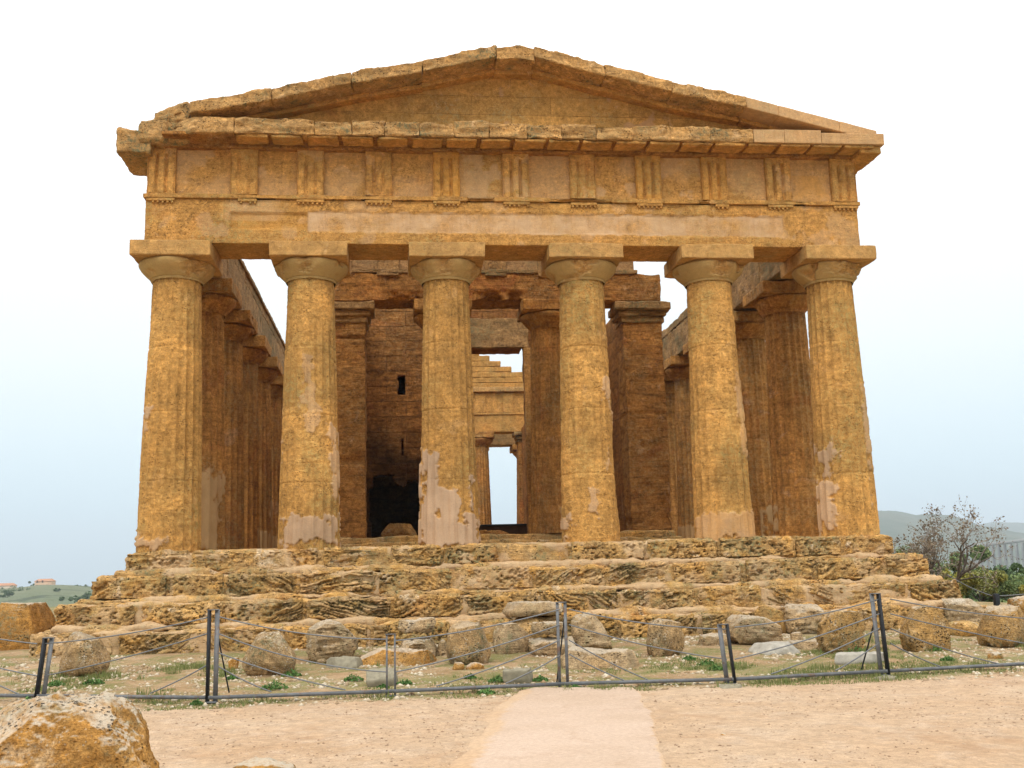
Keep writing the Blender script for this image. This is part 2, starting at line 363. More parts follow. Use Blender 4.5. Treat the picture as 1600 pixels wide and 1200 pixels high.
# ------------------------------------------------------------------ ground
def ground_mat():
    t = NT('ground_soil'); P = t.n('ShaderNodeTexCoord').outputs['Object']
    se = t.n('ShaderNodeSeparateXYZ'); t.put(se.inputs[0], P); X, Y = se.outputs[0], se.outputs[1]
    nb = t.noise(P, .45, 5, .6); nm = t.noise(P, 2.4, 6, .65); nf = t.noise(P, 14, 6, .7); nff = t.noise(P, 70, 3, .6)
    gravel = t.mix(t.mapr(nb, .35, .65), (.475, .345, .23), (.43, .285, .17))
    gravel = t.mix(t.mapr(nm, .5, .72, 0, .6), gravel, (.51, .39, .285))
    gravel = t.mix(1., gravel, t.mapr(nf, .3, .7, .84, 1.14), 'MULTIPLY')
    gravel = t.mix(1., gravel, t.mapr(nff, .3, .7, .80, 1.18), 'MULTIPLY')
    gravel = t.mix(1., gravel, t.mapr(t.noise(P, 5.5, 6, .72, .6), .3, .7, .80, 1.16), 'MULTIPLY')
    gravel = t.mix(t.mapr(t.noise(P, .8, 6, .7, 1.), .58, .68, 0, .45), gravel, (.33, .19, .10))
    sp1 = t.vor(P, 26); gravel = t.mix(t.math('MULTIPLY', t.mapr(sp1.outputs['Distance'], .10, .18, 1, 0), t.mapr(nm, .5, .58, 0, .8)), gravel, (.17, .10, .05))
    soil = t.mix(t.mapr(nm, .35, .65), (.36, .24, .13), (.26, .17, .085))
    soil = t.mix(t.mapr(nb, .45, .62, 0, .8), soil, (.44, .30, .18))
    soil = t.mix(1., soil, t.mapr(nf, .3, .7, .7, 1.3), 'MULTIPLY')
    gr = t.math('MULTIPLY', t.mapr(t.noise(P, .9, 5, .7, .4), .44, .56), t.mapr(nf, .33, .58, .25, .95))
    soil = t.mix(gr, soil, (.15, .16, .05))
    vs = t.vor(P, 17); soil = t.mix(t.math('MULTIPLY', t.mapr(vs.outputs['Distance'], .20, .28, 1, 0), t.mapr(t.noise(P, 4, 4, .6), .48, .56)), soil, (.52, .46, .36))
    # fence strip boundary
    edge = t.math('ADD', Y, t.math('MULTIPLY_ADD', nm, 1.1, t.math('MULTIPLY_ADD', nf, .35, -.75)))
    zone = t.mapr(edge, -9.15, -8.85)
    col = t.mix(zone, gravel, soil)
    far = t.mapr(t.math('MAXIMUM', t.math('ABSOLUTE', X), Y), 30, 60)
    fv = t.noise(P, .02, 8, .65); land = t.mix(t.mapr(fv, .4, .6), (.10, .125, .04), (.17, .16, .07))
    land = t.mix(t.mapr(t.noise(P, .09, 6, .7), .55, .62, 0, .8), land, (.045, .06, .025))
    col = t.mix(far, col, land)
    t.put(t.b.inputs['Base Color'], col); t.b.inputs['Roughness'].default_value = .95
    h = t.math('MULTIPLY_ADD', nf, .7, t.math('MULTIPLY', nff, .35)); h = t.math('MULTIPLY_ADD', t.noise(P, 4.2, 4, .6, .5), 1.3, h)
    h = t.math('MULTIPLY_ADD', t.mapr(vs.outputs['Distance'], .15, .35, 1, 0), t.math('MULTIPLY', zone, .5), h)
    t.put(t.b.inputs['Normal'], t.bump(h, .9, .04))
    return t.m
def growth(a, b, res, far, k=1.16):
    c = list(np.arange(a, b+1e-6, res)); s = res; x = b
    hi = []
    while x < far: s *= k; x += s; hi.append(x)
    s = res; x = a; lo = []
    while x > -far: s *= k; x -= s; lo.append(x)
    return np.array(lo[::-1]+c+hi)
gx = growth(-12, 12, .11, 9000); gy = growth(-24, -1.5, .11, 9000)
GX, GY = np.meshgrid(gx, gy, indexing='ij'); GP = c3(GX, GY, 0*GX)
def ground_z(P):
    z = gz(P[:, 0], P[:, 1])
    near = np.exp(-np.maximum(0, np.abs(P[:, 0])-20)/20)*np.exp(-np.maximum(0, P[:, 1]-5)/20)
    z = z + near*(.028*fbm(P, .5, 3, 5) + .02*fbm(P, 2.2, 3, 9)*(P[:, 1] > -9.2) + .012*fbm(P, 6, 2, 11))
    r = np.hypot(P[:, 0], P[:, 1]); z = z + 9*fbm(P, .006, 5, 21)*sst(r, 120, 500)
    return z
GP[:, 2] = ground_z(GP)
tag(link('ground', GP, gridq(len(gx), len(gy)), ground_mat()), kind='structure')
# pale paved path leading up to the fence
def path_mat():
    t = NT('path_paving'); P = t.n('ShaderNodeTexCoord').outputs['Object']
    nb = t.noise(P, .8, 5, .6); nf = t.noise(P, 22, 6, .7); nff = t.noise(P, 90, 3)
    c = t.mix(t.mapr(nb, .35, .65), (.465, .35, .265), (.42, .31, .225))
    c = t.mix(t.mapr(t.noise(P, 1.7, 6, .7, .8), .54, .68, 0, .5), c, (.36, .25, .17)); c = t.mix(1., c, t.mapr(nf, .3, .7, .84, 1.12), 'MULTIPLY'); c = t.mix(1., c, t.mapr(nff, .3, .7, .9, 1.1), 'MULTIPLY')
    e_ = t.attr('edge'); gv = t.mix(t.mapr(t.noise(P, .45, 5, .6), .35, .65), (.475, .345, .23), (.43, .285, .17)); gv = t.mix(1., gv, t.mapr(nf, .3, .7, .8, 1.15), 'MULTIPLY')
    c = t.mix(t.mapr(t.math('MULTIPLY_ADD', t.noise(P, 5, 5, .65), .9, e_), .9, 1.15), gv, c)
    t.put(t.b.inputs['Base Color'], c); t.put(t.b.inputs['Normal'], t.bump(t.math('ADD', nf, nff), .5, .012)); t.b.inputs['Roughness'].default_value = .9
    return t.m
pl_ = [(722, 1200), (742, 1160), (765, 1130), (790, 1100), (806, 1085), (812, 1079)]; pr_ = [(1037, 1200), (1034, 1165), (1022, 1135), (1012, 1105), (998, 1086), (985, 1078)]
L_ = np.array([onG(*p) for p in pl_]); Rr = np.array([onG(*p) for p in pr_])
L_ = np.vstack([L_[0]+(L_[0]-L_[1])*6, L_]); Rr = np.vstack([Rr[0]+(Rr[0]-Rr[1])*2+np.array([0, -2.5, 0]), Rr])
ts = np.linspace(0, 6, 160); us = np.linspace(0, 1, 50)
LL = np.stack([np.interp(ts, range(7), L_[:, k]) for k in range(3)], 1); RR = np.stack([np.interp(ts, range(7), Rr[:, k]) for k in range(3)], 1)
jl = fbm(c3(LL[:, 0]*0, LL[:, 1], 0), .8, 3, 3)*.25-.06; jr = fbm(c3(0*RR[:, 0], RR[:, 1], 0), 1.2, 4, 8)*.14+.04
LL[:, 0] += jl; RR[:, 0] += jr
PP = (LL[:, None]*(1-us[None, :, None])+RR[:, None]*us[None, :, None]).reshape(-1, 3)
PP[:, 2] = ground_z(PP)+.012+.02*np.repeat([np.minimum(1, 6*np.minimum(us, 1-us))], 160, 0).ravel()
PP[:, 2] -= .03*(np.tile(us, 160) % 1 == 0)
ed_ = np.tile(np.minimum(us/.2, (1-us)/.05), 160); tag(link('path', PP, gridq(160, 50)[:, ::-1], path_mat(), None, {'edge': np.clip(ed_, 0, 1)}), kind='structure')

# ------------------------------------------------------------------ the temple
T = empty('temple', (0, 0, 0), 'ruined golden stone Doric temple with six front columns and a weathered pediment', 'temple')
AX = [-7.7, -4.7, -1.6, 1.6, 4.7, 7.7]; H = 6.76
FY = [0, 3.0]+[3.0+3.2*k for k in range(1, 11)]+[38.0]

def shaft(seed, nth, nz, patches=(), wear=.5, h0=0., rb=.70, rt=.545, h=6.0, rough=.020, phase=0., chips=()):
    z = np.linspace(h0, h, nz); th = np.linspace(0, 2*math.pi, nth, endpoint=False)
    Z, TH = np.meshgrid(z, th, indexing='ij'); t = (Z-h0)/(h-h0)
    R = rb-(rb-rt)*(t**1.15)
    X0 = R*np.cos(TH); Y0 = R*np.sin(TH); P = c3(X0, Y0, Z)
    n1 = fbm(P, .8, 4, seed).reshape(Z.shape); n2 = fbm(P, 4, 5, seed+5, .6).reshape(Z.shape); n3 = fbm(P*np.array([1, 1, 3.2]), 5, 4, seed+9, .6).reshape(Z.shape)
    wr = np.clip(wear+1.0*n1+.35*n2, 0, 1)
    pl = np.zeros_like(Z); lat = np.cos(TH); front = np.sin(TH) < .25
    jag = n2*.35+n1*.25
    for (x0, x1, z0, z1, *wt) in patches:      # lateral range in units of the radius, height range
        inside = np.minimum(np.minimum(lat-x0, x1-lat)*.7, np.minimum(Z-z0, z1-Z))
        m = sst(inside+jag*.8, 0, .05)*front*(wt[0] if wt else 1.)
        pl = np.maximum(pl, m)
    ph = (TH*20/(2*math.pi)+phase) % 1; fl = 1-(2*ph-1)**2
    d = .060*(R/rb)
    flute = d*fl*(1-wr*.85)*(1-pl)+d*.6*fl*pl
    base = d*.45*wr*(1-pl)
    er = rough*(n2*1.1+n3*.45)*(1-pl)*(.5+wr)+.02*n1
    er = er - .06*np.clip(n2-.30, 0, 1)*(1-pl)
    joint = 0
    for k, zj in enumerate((1.42, 2.95, 4.45)):
        zz = zj+.06*math.sin(seed*3+k)
        joint = joint+.016*np.exp(-((Z-zz+.004*n2*5)/.012)**2)
        er = er+.006*math.sin(seed*7+k*2)*(Z > zz)
    Rr_ = R-flute-base+er+.012*pl-joint*(1-pl)-.01*(1-pl)*wr
    for (cx_, cz, w_, hh, dep) in chips:
        g = np.exp(-((lat-cx_)/w_)**4-((Z-cz)/hh)**4)*front; Rr_ = Rr_-dep*g*(.7+.6*n2)
    V = c3(Rr_*np.cos(TH), Rr_*np.sin(TH), Z); i = np.arange(nz-1)[:, None]; j = np.arange(nth)[None]
    q = np.stack([i*nth+j, i*nth+(j+1) % nth, (i+1)*nth+(j+1) % nth, (i+1)*nth+j], -1).reshape(-1, 4)
    dt = np.random.default_rng(seed).uniform(-.45, .45, 4); global DRUM
    DRUM = (dt[(Z > 1.42).astype(int)+(Z > 2.95)+(Z > 4.45)]+1.5*n1).ravel()
    return V, q, pl.ravel()
def echinus(seed, nth=96, nz=46, h=5.98, top=6.42, r0=.55, r1=.85, dmg=.5, dirs=()):
    t = np.linspace(0, 1, nz); z = h+(top-h)*t
    pr = r0+.01*np.sin(t*9)*0+(r1-r0)*np.sin(np.clip(t*1.12, 0, 1)*math.pi/2*.95)**1.35
    pr = np.where(t > .86, pr-(t-.86)**2*2.4, pr); pr[t < .10] += .012; pr[(t > .10) & (t < .14)] -= .012
    th = np.linspace(0, 2*math.pi, nth, endpoint=False); Z, TH = np.meshgrid(z, th, indexing='ij'); R = np.repeat(pr[:, None], nth, 1)
    P = c3(R*np.cos(TH), R*np.sin(TH), Z); n1 = fbm(P, 1.6, 3, seed).reshape(Z.shape); n2 = fbm(P, 6, 5, seed+4, .6).reshape(Z.shape)
    m = sst(n1, .22-.25*dmg, .42-.25*dmg)
    for (a, w_, s_) in dirs:
        dth = (TH-R_(a)+math.pi) % (2*math.pi)-math.pi; m = np.maximum(m, s_*np.exp(-(dth/R_(w_))**2)*sst(n2*.4+(Z-h)/(top-h), .15, .45))
    R = R-m*(.05+.09*(n2+.3)*1.0)*(R-r0+.12)/.3+.006*n2
    V = c3(R*np.cos(TH), R*np.sin(TH), Z); i = np.arange(nz-1)[:, None]; j = np.arange(nth)[None]
    q = np.stack([i*nth+j, i*nth+(j+1) % nth, (i+1)*nth+(j+1) % nth, (i+1)*nth+j], -1).reshape(-1, 4)
    return V, q, (1-m).ravel()*.75
def rough(seed, amp=.012, sc=5, big=.01, chip=0.):
    def f(V, N):
        d = amp*fbm(V, sc, 5, seed, .6)+big*fbm(V, 1.1, 3, seed+7)
        if chip:
            e = (np.abs(N) > .3).sum(1) > 1
            d = d-chip*np.clip(fbm(V, 2.3, 3, seed+2)+.1, 0, 1)*(1+1.2*e)
        return d
    return f
def abacus(seed, w=1.735, z0=6.41, z1=6.76, res=.035, chip=.03):
    return dbox((-w/2, -w/2, z0), (w/2, w/2, z1), res, .022, rough(seed, .012, 6, .012, chip))

PATCH = [
    [(-.95, .15, 0, .28), (-.9, -.55, 2.6, 3.1)],
    [(-1, 1, 0, .74), (-.25, .28, 3.1, 4.25, .45), (.02, .18, 2.5, 3.2, .4), (-1, -.86, 0, 2.4, .7), (.9, 1, 1.0, 2.6, .7)],
    [(-1, 1, -.1, .5), (-1, -.35, 0, 2.0), (-.4, .3, 0, 1.25), (.35, 1, 0, .75), (.55, 1, .6, 1.7)],
    [(-.12, .05, .6, 1.1, .7), (.66, 1, 2.6, 3.6, .75), (-1, -.82, -.1, .55), (.5, .7, 1.7, 2.2, .5)],
    [(-1, 1, -.1, .6), (.62, 1, 1.9, 3.3, .8), (.75, 1, 3.2, 3.8, .6)],
    [(-1, -.70, -.1, 2.1), (.62, .68, .5, 2.9, .6), (.74, .8, 1.2, 3.5, .5)]]
WEAR = [.42, .62, .72, .82, .6, .26]
CHIPS = [[], [], [], [(-.95, 3.0, .25, .35, .07), (1, 1.6, .2, .9, .05)], [], []]
EDIR = [[(-40, 35, 1.)], [(-95, 14, 1.), (-150, 20, .8)], [(-95, 16, 1.), (-150, 30, .9), (-20, 25, .8)], [(-95, 17, 1.2)], [(-80, 22, 1.)], [(-50, 60, 1.2)]]
for k, x in enumerate(AX):
    V, q, pl = shaft(11+k*7, 260, 320, PATCH[k], WEAR[k], h0=-.12 if k != 3 else -.3, phase=.3*k, chips=CHIPS[k], h=6.02)
    o = link('column', V, q, M_COL, T, {'plaster': pl*[.6, .8, .88, .7, .55, .72][k], 'yellow': [0, 0, 0, 0, .35, 0][k]*pl, 'tone': DRUM}); o.location = (x, 0, 0)
    V, q, a = echinus(31+k, 180, 60, dirs=EDIR[k], dmg=.05)
    e = link('echinus', V, q, M_CAP, o, {'plaster': a})
    V, q = abacus(51+k*3, chip=.035 if k in (3, 4) else .018); link('abacus', V, q, M_COR if k == 9 else M_CAP, o)
# flank, rear and porch columns: four variants, copied
VAR = []
for k in range(3):
    V, q, pl = shaft(101+k*9, 160, 130, [(-1, .2, -.1, .9), (-.2, 1, 0, 1.9)] if k == 0 else [(-1, 1, -.1, .8)], [.12, .22, .08][k], rough=.02, h=6.02)
    VAR.append((link('column', V, q, M_FLANK, T, {'plaster': pl}),))
    V, q, a = echinus(131+k, 80, 34, dmg=.35 if k == 0 else .9, dirs=[(0, 50, 1)] if k else []); VAR[k] += (link('echinus', V, q, M_FLANK, VAR[k][0], {'plaster': a*0}),)
    V, q = abacus(151+k, res=.06, chip=.03+.05*(k > 0)); VAR[k] += (link('abacus', V, q, M_FLANK, VAR[k][0]),)
first = [True]*3
def place(kv, x, y, rot, z=0., s=1., sz=1.):
    if first[kv]: objs = VAR[kv]; first[kv] = False; o = objs[0]
    else:
        o = VAR[kv][0].copy(); COL.objects.link(o); o.parent = T
        for c in VAR[kv][1:]: d = c.copy(); COL.objects.link(d); d.parent = o
    o.location = (x, y, z); o.rotation_euler = (0, 0, rot); o.scale = (s, s, sz)
pi2 = math.pi/2
for i, y in enumerate(FY[1:-1]):
    place([0, 2, 1][i % 3], -7.7, y, pi2*((i*3) % 4)); place([1, 0, 2][i % 3], 7.7, y, pi2*((i*3+2) % 4))
for i, x in enumerate(AX): place(i % 3, x, 38, pi2*((i*2) % 4))

# entablature over the front columns
B = Bag()
def arch_d(V, N):
    d = .010*fbm(V, 5, 5, 3, .6)+.008*fbm(V*np.array([1, 1, 4]), 3, 4, 8)
    f = (N[:, 1] < -.7)
    n = fbm(V, 5, 3, 4)*.03
    band = f*sst(np.minimum(V[:, 0]+4.75, 6.45-V[:, 0])+n*.3, 0, .02)*sst(np.minimum(V[:, 2]-(7.045-.004*(V[:, 0]+4.7)), 7.54-V[:, 2])+n, 0, .025)
    rec = f*sst(np.minimum(V[:, 0]+6.45, -4.77-V[:, 0]), 0, .02)*sst(np.minimum(V[:, 2]-7.09, 7.50-V[:, 2])+n*.4, 0, .02)
    return d-.05*rec-.028*band-.012*np.clip(fbm(V, 1.6, 4, 15), 0, 1)*f-.01*np.clip(fbm(V, 9, 3, 16)-.3, 0, 1)
V, q = dbox((-8.32, -.62, 6.765), (8.29, .62, 7.80), (.035, .12, .03), .02, arch_d)
n = fbm(V, 4, 4, 4)*.05
plz = sst(np.minimum(V[:, 0]+4.75, 6.45-V[:, 0]), 0, .03)*sst(np.minimum(V[:, 2]-(7.045-.004*(V[:, 0]+4.7)), 7.54-V[:, 2])+n, 0, .03)*(V[:, 1] < -.5)
plz2 = sst(fbm(V, 1.3, 5, 44), .30, .34)*(V[:, 1] < -.5)*.8
# the stucco-smoothed soffit edge at the left corner
smooth_l = sst(-5.3-V[:, 0]+n*6, 0, .3)*sst(V[:, 0]+6.7, 0, .3)*.6*(V[:, 2] > 7.3)
B.add(V, q, plaster=np.clip(plz*(.62+1.3*fbm(V, 1.6, 6, 66, .6)), 0, 1)*.95+smooth_l*.6*(1-plz)+plz2*(1-plz)*.35, yellow=(np.minimum(V[:, 0]+6.45, -4.77-V[:, 0]) > 0)*(np.minimum(V[:, 2]-7.09, 7.50-V[:, 2]) > 0)*.3)
B.link('architrave', M_FAC, T)
B = Bag()
def tae(V, N): return .012*fbm(V, 6, 5, 12, .6)-.04*np.clip(fbm(V, 1.5, 3, 13)-.08, 0, 1)-(.06*sst(fbm(c3(V[:, 0], 0, 0), 1.1, 2, 71), .25, .4))
V, q = dbox((-8.38, -.685, 7.803), (8.36, .66, 7.905), (.04, .2, .02), .012, tae); B.add(V, q); B.link('taenia', M_FAC, T)
TRX = [-7.99, -6.17, -4.68, -3.14, -1.58, .04, 1.62, 3.2, 4.80, 6.38, 8.00]
for k, x in enumerate(TRX):       # regulae with their drops
    if k == 8 or k == 1: w0, w1 = (-.12, .30) if k == 1 else (-.02, .31)
    else: w0, w1 = -.31, .31
    B = Bag(); V, q = dbox((x+w0, -.675, 7.735), (x+w1, -.6, 7.801), .03, .01, rough(k, .006, 8, .004)); B.add(V, q)
    for g in range(6):
        gx_ = x-.26+g*.104
        if gx_ < x+w0 or gx_ > x+w1 or (k*7+g*5) % 11 == 0: continue
        V, q = dbox((gx_-.024, -.668, 7.685), (gx_+.024, -.615, 7.737), .03, .012); B.add(V, q)
    B.link('regula', M_FAC, T)
# frieze backing with metopes
def met(V, N):
    f = N[:, 1] < -.7
    return .014*fbm(V, 4, 5, 23, .6)*(1+1*(fbm(V, .7, 2, 6) > 0))-.02*np.clip(fbm(V, 1.2, 4, 29), 0, 1)*f
B = Bag(); V, q = dbox((-8.22, -.56, 7.907), (8.2, .60, 9.06), (.04, .2, .035), .02, met)
mp = (sst(fbm(V, 1.2, 5, 91)+.25*((V[:, 0] > -1.15) & (V[:, 0] < -.3) & (V[:, 2] < 8.6))+.2*((V[:, 0] > -3) & (V[:, 0] < -1.9) & (V[:, 2] < 8.5)), .2, .25))*(V[:, 1] < -.4)*.42
B.add(V, q, plaster=np.maximum(mp, .30*(V[:, 1] < -.4)*sst(fbm(V, .9, 4, 97), -.4, .1)), yellow=.4*sst(-np.abs(V[:, 0]-7.2)+.35+.5*fbm(V, 3, 3, 5), 0, .2)*(V[:, 2] < 8.6)); B.link('frieze', M_FAC, T)
TW = [.1, .5, .35, .6, .25, .05, .35, .3, .2, .05, .0]
for k, x in enumerate(TRX):
    wv = TW[k]
    def tri(V, N, x=x, wv=wv, k=k):
        f = sst(-N[:, 1], .5, .9); u = (V[:, 0]-x)/.31
        g = np.maximum(np.exp(-((np.abs(u)-.34)/.11)**4), sst(np.abs(u), .88, .97)*.8)*(V[:, 2] < 8.86)
        nn = fbm(V, 3, 4, 200+k)
        dep = .09*g*(1-np.clip(wv+nn*1.2, 0, 1)*.85)
        return -dep*f+.012*fbm(V, 7, 5, 210+k, .6)*(1+2.*wv)-(.05*np.clip(nn+wv*.5-.35, 0, 1))*f-.02*wv
    V, q = dbox((x-.31, -.665, 7.907), (x+.31, -.5, 9.0), .020, .012, tri)
    pln = sst(fbm(V, 1.7, 4, 300+k), .1, .15)*.25 if k in (2, 5, 9, 3) else np.zeros(len(V))
    B = Bag(); B.add(V, q, plaster=pln, yellow=(.62 if k in (4, 7) else (.4 if k == 8 else 0.))*sst(fbm(V, 3, 5, 330+k, .65), -.35, .1)); B.link('triglyph', M_FAC, T)
# soffit bed, mutules and the horizontal cornice
B = Bag()
def bed(V, N): return .015*fbm(V, 3, 5, 33)-.0*V[:, 0]
V, q = dbox((-8.24, -.74, 8.985), (8.3, -.3, 9.10), (.06, .1, .05), .02, bed); B.add(V, q)
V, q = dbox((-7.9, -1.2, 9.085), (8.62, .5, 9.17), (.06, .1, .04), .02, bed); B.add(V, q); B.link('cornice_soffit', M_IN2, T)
mus = np.arange(-6.34, 8.7, .785)
for k, x in enumerate(mus):
    a, b = x+.04, x+.785-.04
    if b > 8.6: break
    V, q = dbox((a, -1.255, 9.03), (b, -.78, 9.10), .035, .015, rough(400+k, .02, 5, .02, .05 if k < 15 else .01))
    B = Bag(); B.add(V, q); B.link('mutule', M_FAC, T)
cx0 = [-8.15, -6.30, -4.55, -3.72, -2.98, -2.2, -1.42, -.62, .25, 1.05, 1.85, 2.7, 3.6, 4.55, 5.6, 6.35, 7.25, 8.79]
for k in range(len(cx0)-1):
    a, b = cx0[k], cx0[k+1]; new = k >= 14; top = 9.455+.03*math.sin(k*2.3)+(.0 if k else .04)
    if new: top = 9.42+.012*(k-14)
    if k == 16: top = 9.37
    am = .014 if new else .085
    def gd(V, N, k=k, am=am, a=a):
        f = sst(-N[:, 1], .3, .8); up = sst(N[:, 2], .2, .8)
        d = am*.6*fbm(V, 4, 5, 500+k, .6)+am*.8*fbm(V*np.array([1, 1, 3]), 2.5, 4, 520+k)*f-am*1.4*np.clip(fbm(V, 1.4, 3, 77)+.1, 0, 1)*up
        D = N*d[:, None]
        if k == 0:   # broken corner: front face runs back towards the left end
            D[:, 1] += np.clip((-7.2-V[:, 0])*.75, 0, .6)*(V[:, 1] < -.7)
            D[:, 2] += np.clip((-7.3-V[:, 0])*.25, 0, .3)*(V[:, 2] < 9.3)
        return D
    V, q = dbox((a+.004, -1.3, 9.103 if not new else 9.10), (b-.004, .45, top), (.035, .08, .03), .012 if new else .03, gd)
    B = Bag(); B.add(V, q, tone=RNG.uniform(-.4, .4), plaster=.5*new*np.ones(len(V))); B.link('cornice_block', M_COR if not new else M_FAC, T)
# left end: rubble corner rising to the rake, and the stub of the flank cornice sticking out
def corner(V, N): return .11*fbm(V, 1.7, 5, 611, .6)+.03*fbm(V, 8, 4, 612)
B = Bag()
V, q = dbox((-8.30, -.95, 9.05), (-7.35, .8, 9.62), .045, .12, corner); V[:, 2] += (V[:, 2] > 9.3)*np.clip((V[:, 0]+8.3)*.33-.18, -.25, .2); B.add(V, q)
V, q = dbox((-8.1, -1.0, 9.45), (-7.33, .3, 10.0), .04, .12, corner); V[:, 2] += (V[:, 2] > 9.7)*((V[:, 0]+7.7)*.55-.12); B.add(V, q)
B.link('broken_corner_block', M_COR, T)
B = Bag(); V, q = dbox((-8.92, -.95, 8.74), (-8.15, .45, 9.30), .05, .07, lambda V, N: .10*fbm(V, 1.5, 5, 621, .6)+.03*fbm(V, 7, 4, 622)); V[:, 2] += (V[:, 0] < -8.5)*(V[:, 2] < 8.9)*.0; B.add(V, q)
V, q = dbox((-8.45, -1.0, 9.0), (-7.8, .3, 9.52), .05, .1, corner); B.add(V, q)
B.link('flank_cornice_stub', M_COR, T)
def flank_corner(V, N): return .02*fbm(V, 4, 5, 631)
B = Bag(); V, q = dbox((8.22, -1.19, 8.93), (8.74, 2.4, 9.10), .05, .03, lambda V, N: .05*fbm(V, 3, 5, 632)); B.add(V, q)
V, q = dbox((7.6, .45, 9.10), (8.76, 2.4, 9.36), .06, .02, flank_corner); B.add(V, q); B.link('flank_cornice_stub', M_FAC, T)

# tympanum
RX = [-7.3, -5.49, -3.73, -2.12, -.41, .48, 2.13, 3.71, 5.47, 8.63]; RZ = [9.82, 10.22, 10.61, 10.98, 11.40, 11.40, 10.97, 10.61, 10.25, 9.46]
xs = np.linspace(-7.6, 8.2, 330); zs = np.linspace(0, 1, 60)
ztop = np.interp(xs, RX, RZ)-.16; ztop = np.maximum(ztop, 9.2)
for yf, nm in ((-.46, 1), ):
    XX, TT = np.meshgrid(xs, zs, indexing='ij'); ZZ = 9.1+(ztop[:, None]-9.1)*TT; P = c3(XX, yf, ZZ)
    d = .025*fbm(P, 3, 5, 701, .6)+.018*fbm(P, .7, 3, 702); P[:, 1] -= d
    q = gridq(330, 60); pl = sst(fbm(P, 1.1, 5, 711)-.1*np.abs(P[:, 0]-1.5), .28, .33)*.6
    P2 = P.copy(); P2[:, 1] = .4; nP = len(P)
    Bk = Bag(); Bk.add(P, q, plaster=pl); Bk.add(P2, q[:, ::-1]); 
    # close the top
    it = np.arange(330)*60+59; tq = np.stack([it[:-1], it[1:], it[1:]+nP, it[:-1]+nP], 1)
    Bk.V.append(np.zeros((0, 3))); Bk.Q.append(tq)
    Bk.link('tympanum', M_TYM, T)
# raking cornice blocks
for k in range(9):
    x0, x1, z0, z1 = RX[k], RX[k+1], RZ[k], RZ[k+1]
    sm = k == 8; th = .30 if not sm else .27; L = x1-x0
    jit = [(.02, -.02), (-.03, .02), (.03, -.03), (.0, .0), (0, 0), (0, 0), (.02, -.01), (-.02, .02), (0, 0)][k]
    def rk(V, N, k=k, sm=sm):
        up = sst(N[:, 2], .2, .8)
        a = .01 if sm else .06
        return a*fbm(V, 5, 5, 720+k, .6)-(0 if sm else .16)*np.clip(fbm(V, 1.8, 4, 730+k)+.1, 0, 1)*up-(0 if sm else .04)*np.clip(fbm(V, 4, 4, 740+k)-.1, 0, 1)
    segs = [(x0, x1)] if not sm else [(x0, x0+.78), (x0+.79, x0+2.25), (x0+2.26, x1)]
    for (a, b) in segs:
        if k == 4:
            V, q = dbox((a-.005, -1.27, -th), (b+.005, .45, .02), .035, .02, rk); uu = (V[:, 0]-a)/(b-a); V[:, 2] += 11.36+.05*(1-np.abs(uu*2-1))-.03
        else:
            V, q = dbox((a-.005, -1.30+.03*math.sin(k*5), -th), (b+.005, .45, 0), (.035, .08, .035), .02 if sm else .035, rk)
            V[:, 2] += z0+jit[0]+(V[:, 0]-x0)/L*(z1+jit[1]-z0-jit[0])
        Bk = Bag(); Bk.add(V, q, tone=RNG.uniform(-.3, .3), plaster=.5*sm); ob = Bk.link('raking_cornice_block', M_COR if not sm else M_FAC, T)
    # bed moulding under each block, set back
    if k < 8 or True:
        xa, xb = (x0-.01, x1+.01) if k < 8 else (x0+.03, x0+2.0)
        dz = -(th+.10)
        V, q = dbox((xa, -.72-.01*(k%2), -.11), (xb, .42, 0), (.05, .1, .04), .02, rough(760+k, .012, 5, .01))
        zz0, zz1 = z0+jit[0], z1+jit[1]
        if k == 4: V[:, 2] += 11.36-th+.012
        else: V[:, 2] += zz0-th+.012+(V[:, 0]-x0)/L*(zz1-zz0)
        Bk = Bag(); Bk.add(V, q); Bk.link('rake_moulding', M_FAC, T)
# rear gable seen only as the far end of the roof line
B = Bag(); V, q = dbox((-8.3, 37.4, 6.765), (8.3, 38.6, 9.4), .25, .03, rough(801, .04, 1.5, .03)); B.add(V, q); B.link('rear_entablature', M_FLANKE, T)
xs2 = np.linspace(-8.4, 8.4, 100); P = c3(*np.meshgrid(xs2, np.linspace(0, 1, 12), indexing='ij'), 0); P[:, 2] = 9.35+(11.3-9.35)*(1-np.abs(P[:, 0])/8.4)*P[:, 1]; 
B = Bag()
for y_, fl in ((37.5, 0), (38.4, 1)):
    Pq = P.copy(); Pq[:, 1] = y_; g_ = gridq(100, 12); B.add(Pq, g_ if not fl else g_[:, ::-1])
it = np.arange(100)*12+11; B.Q.append(np.stack([it[:-1], it[1:], it[1:]+1200, it[:-1]+1200], 1)); B.V.append(np.zeros((0, 3)))
B.link('rear_pediment', M_FLANKE, T)

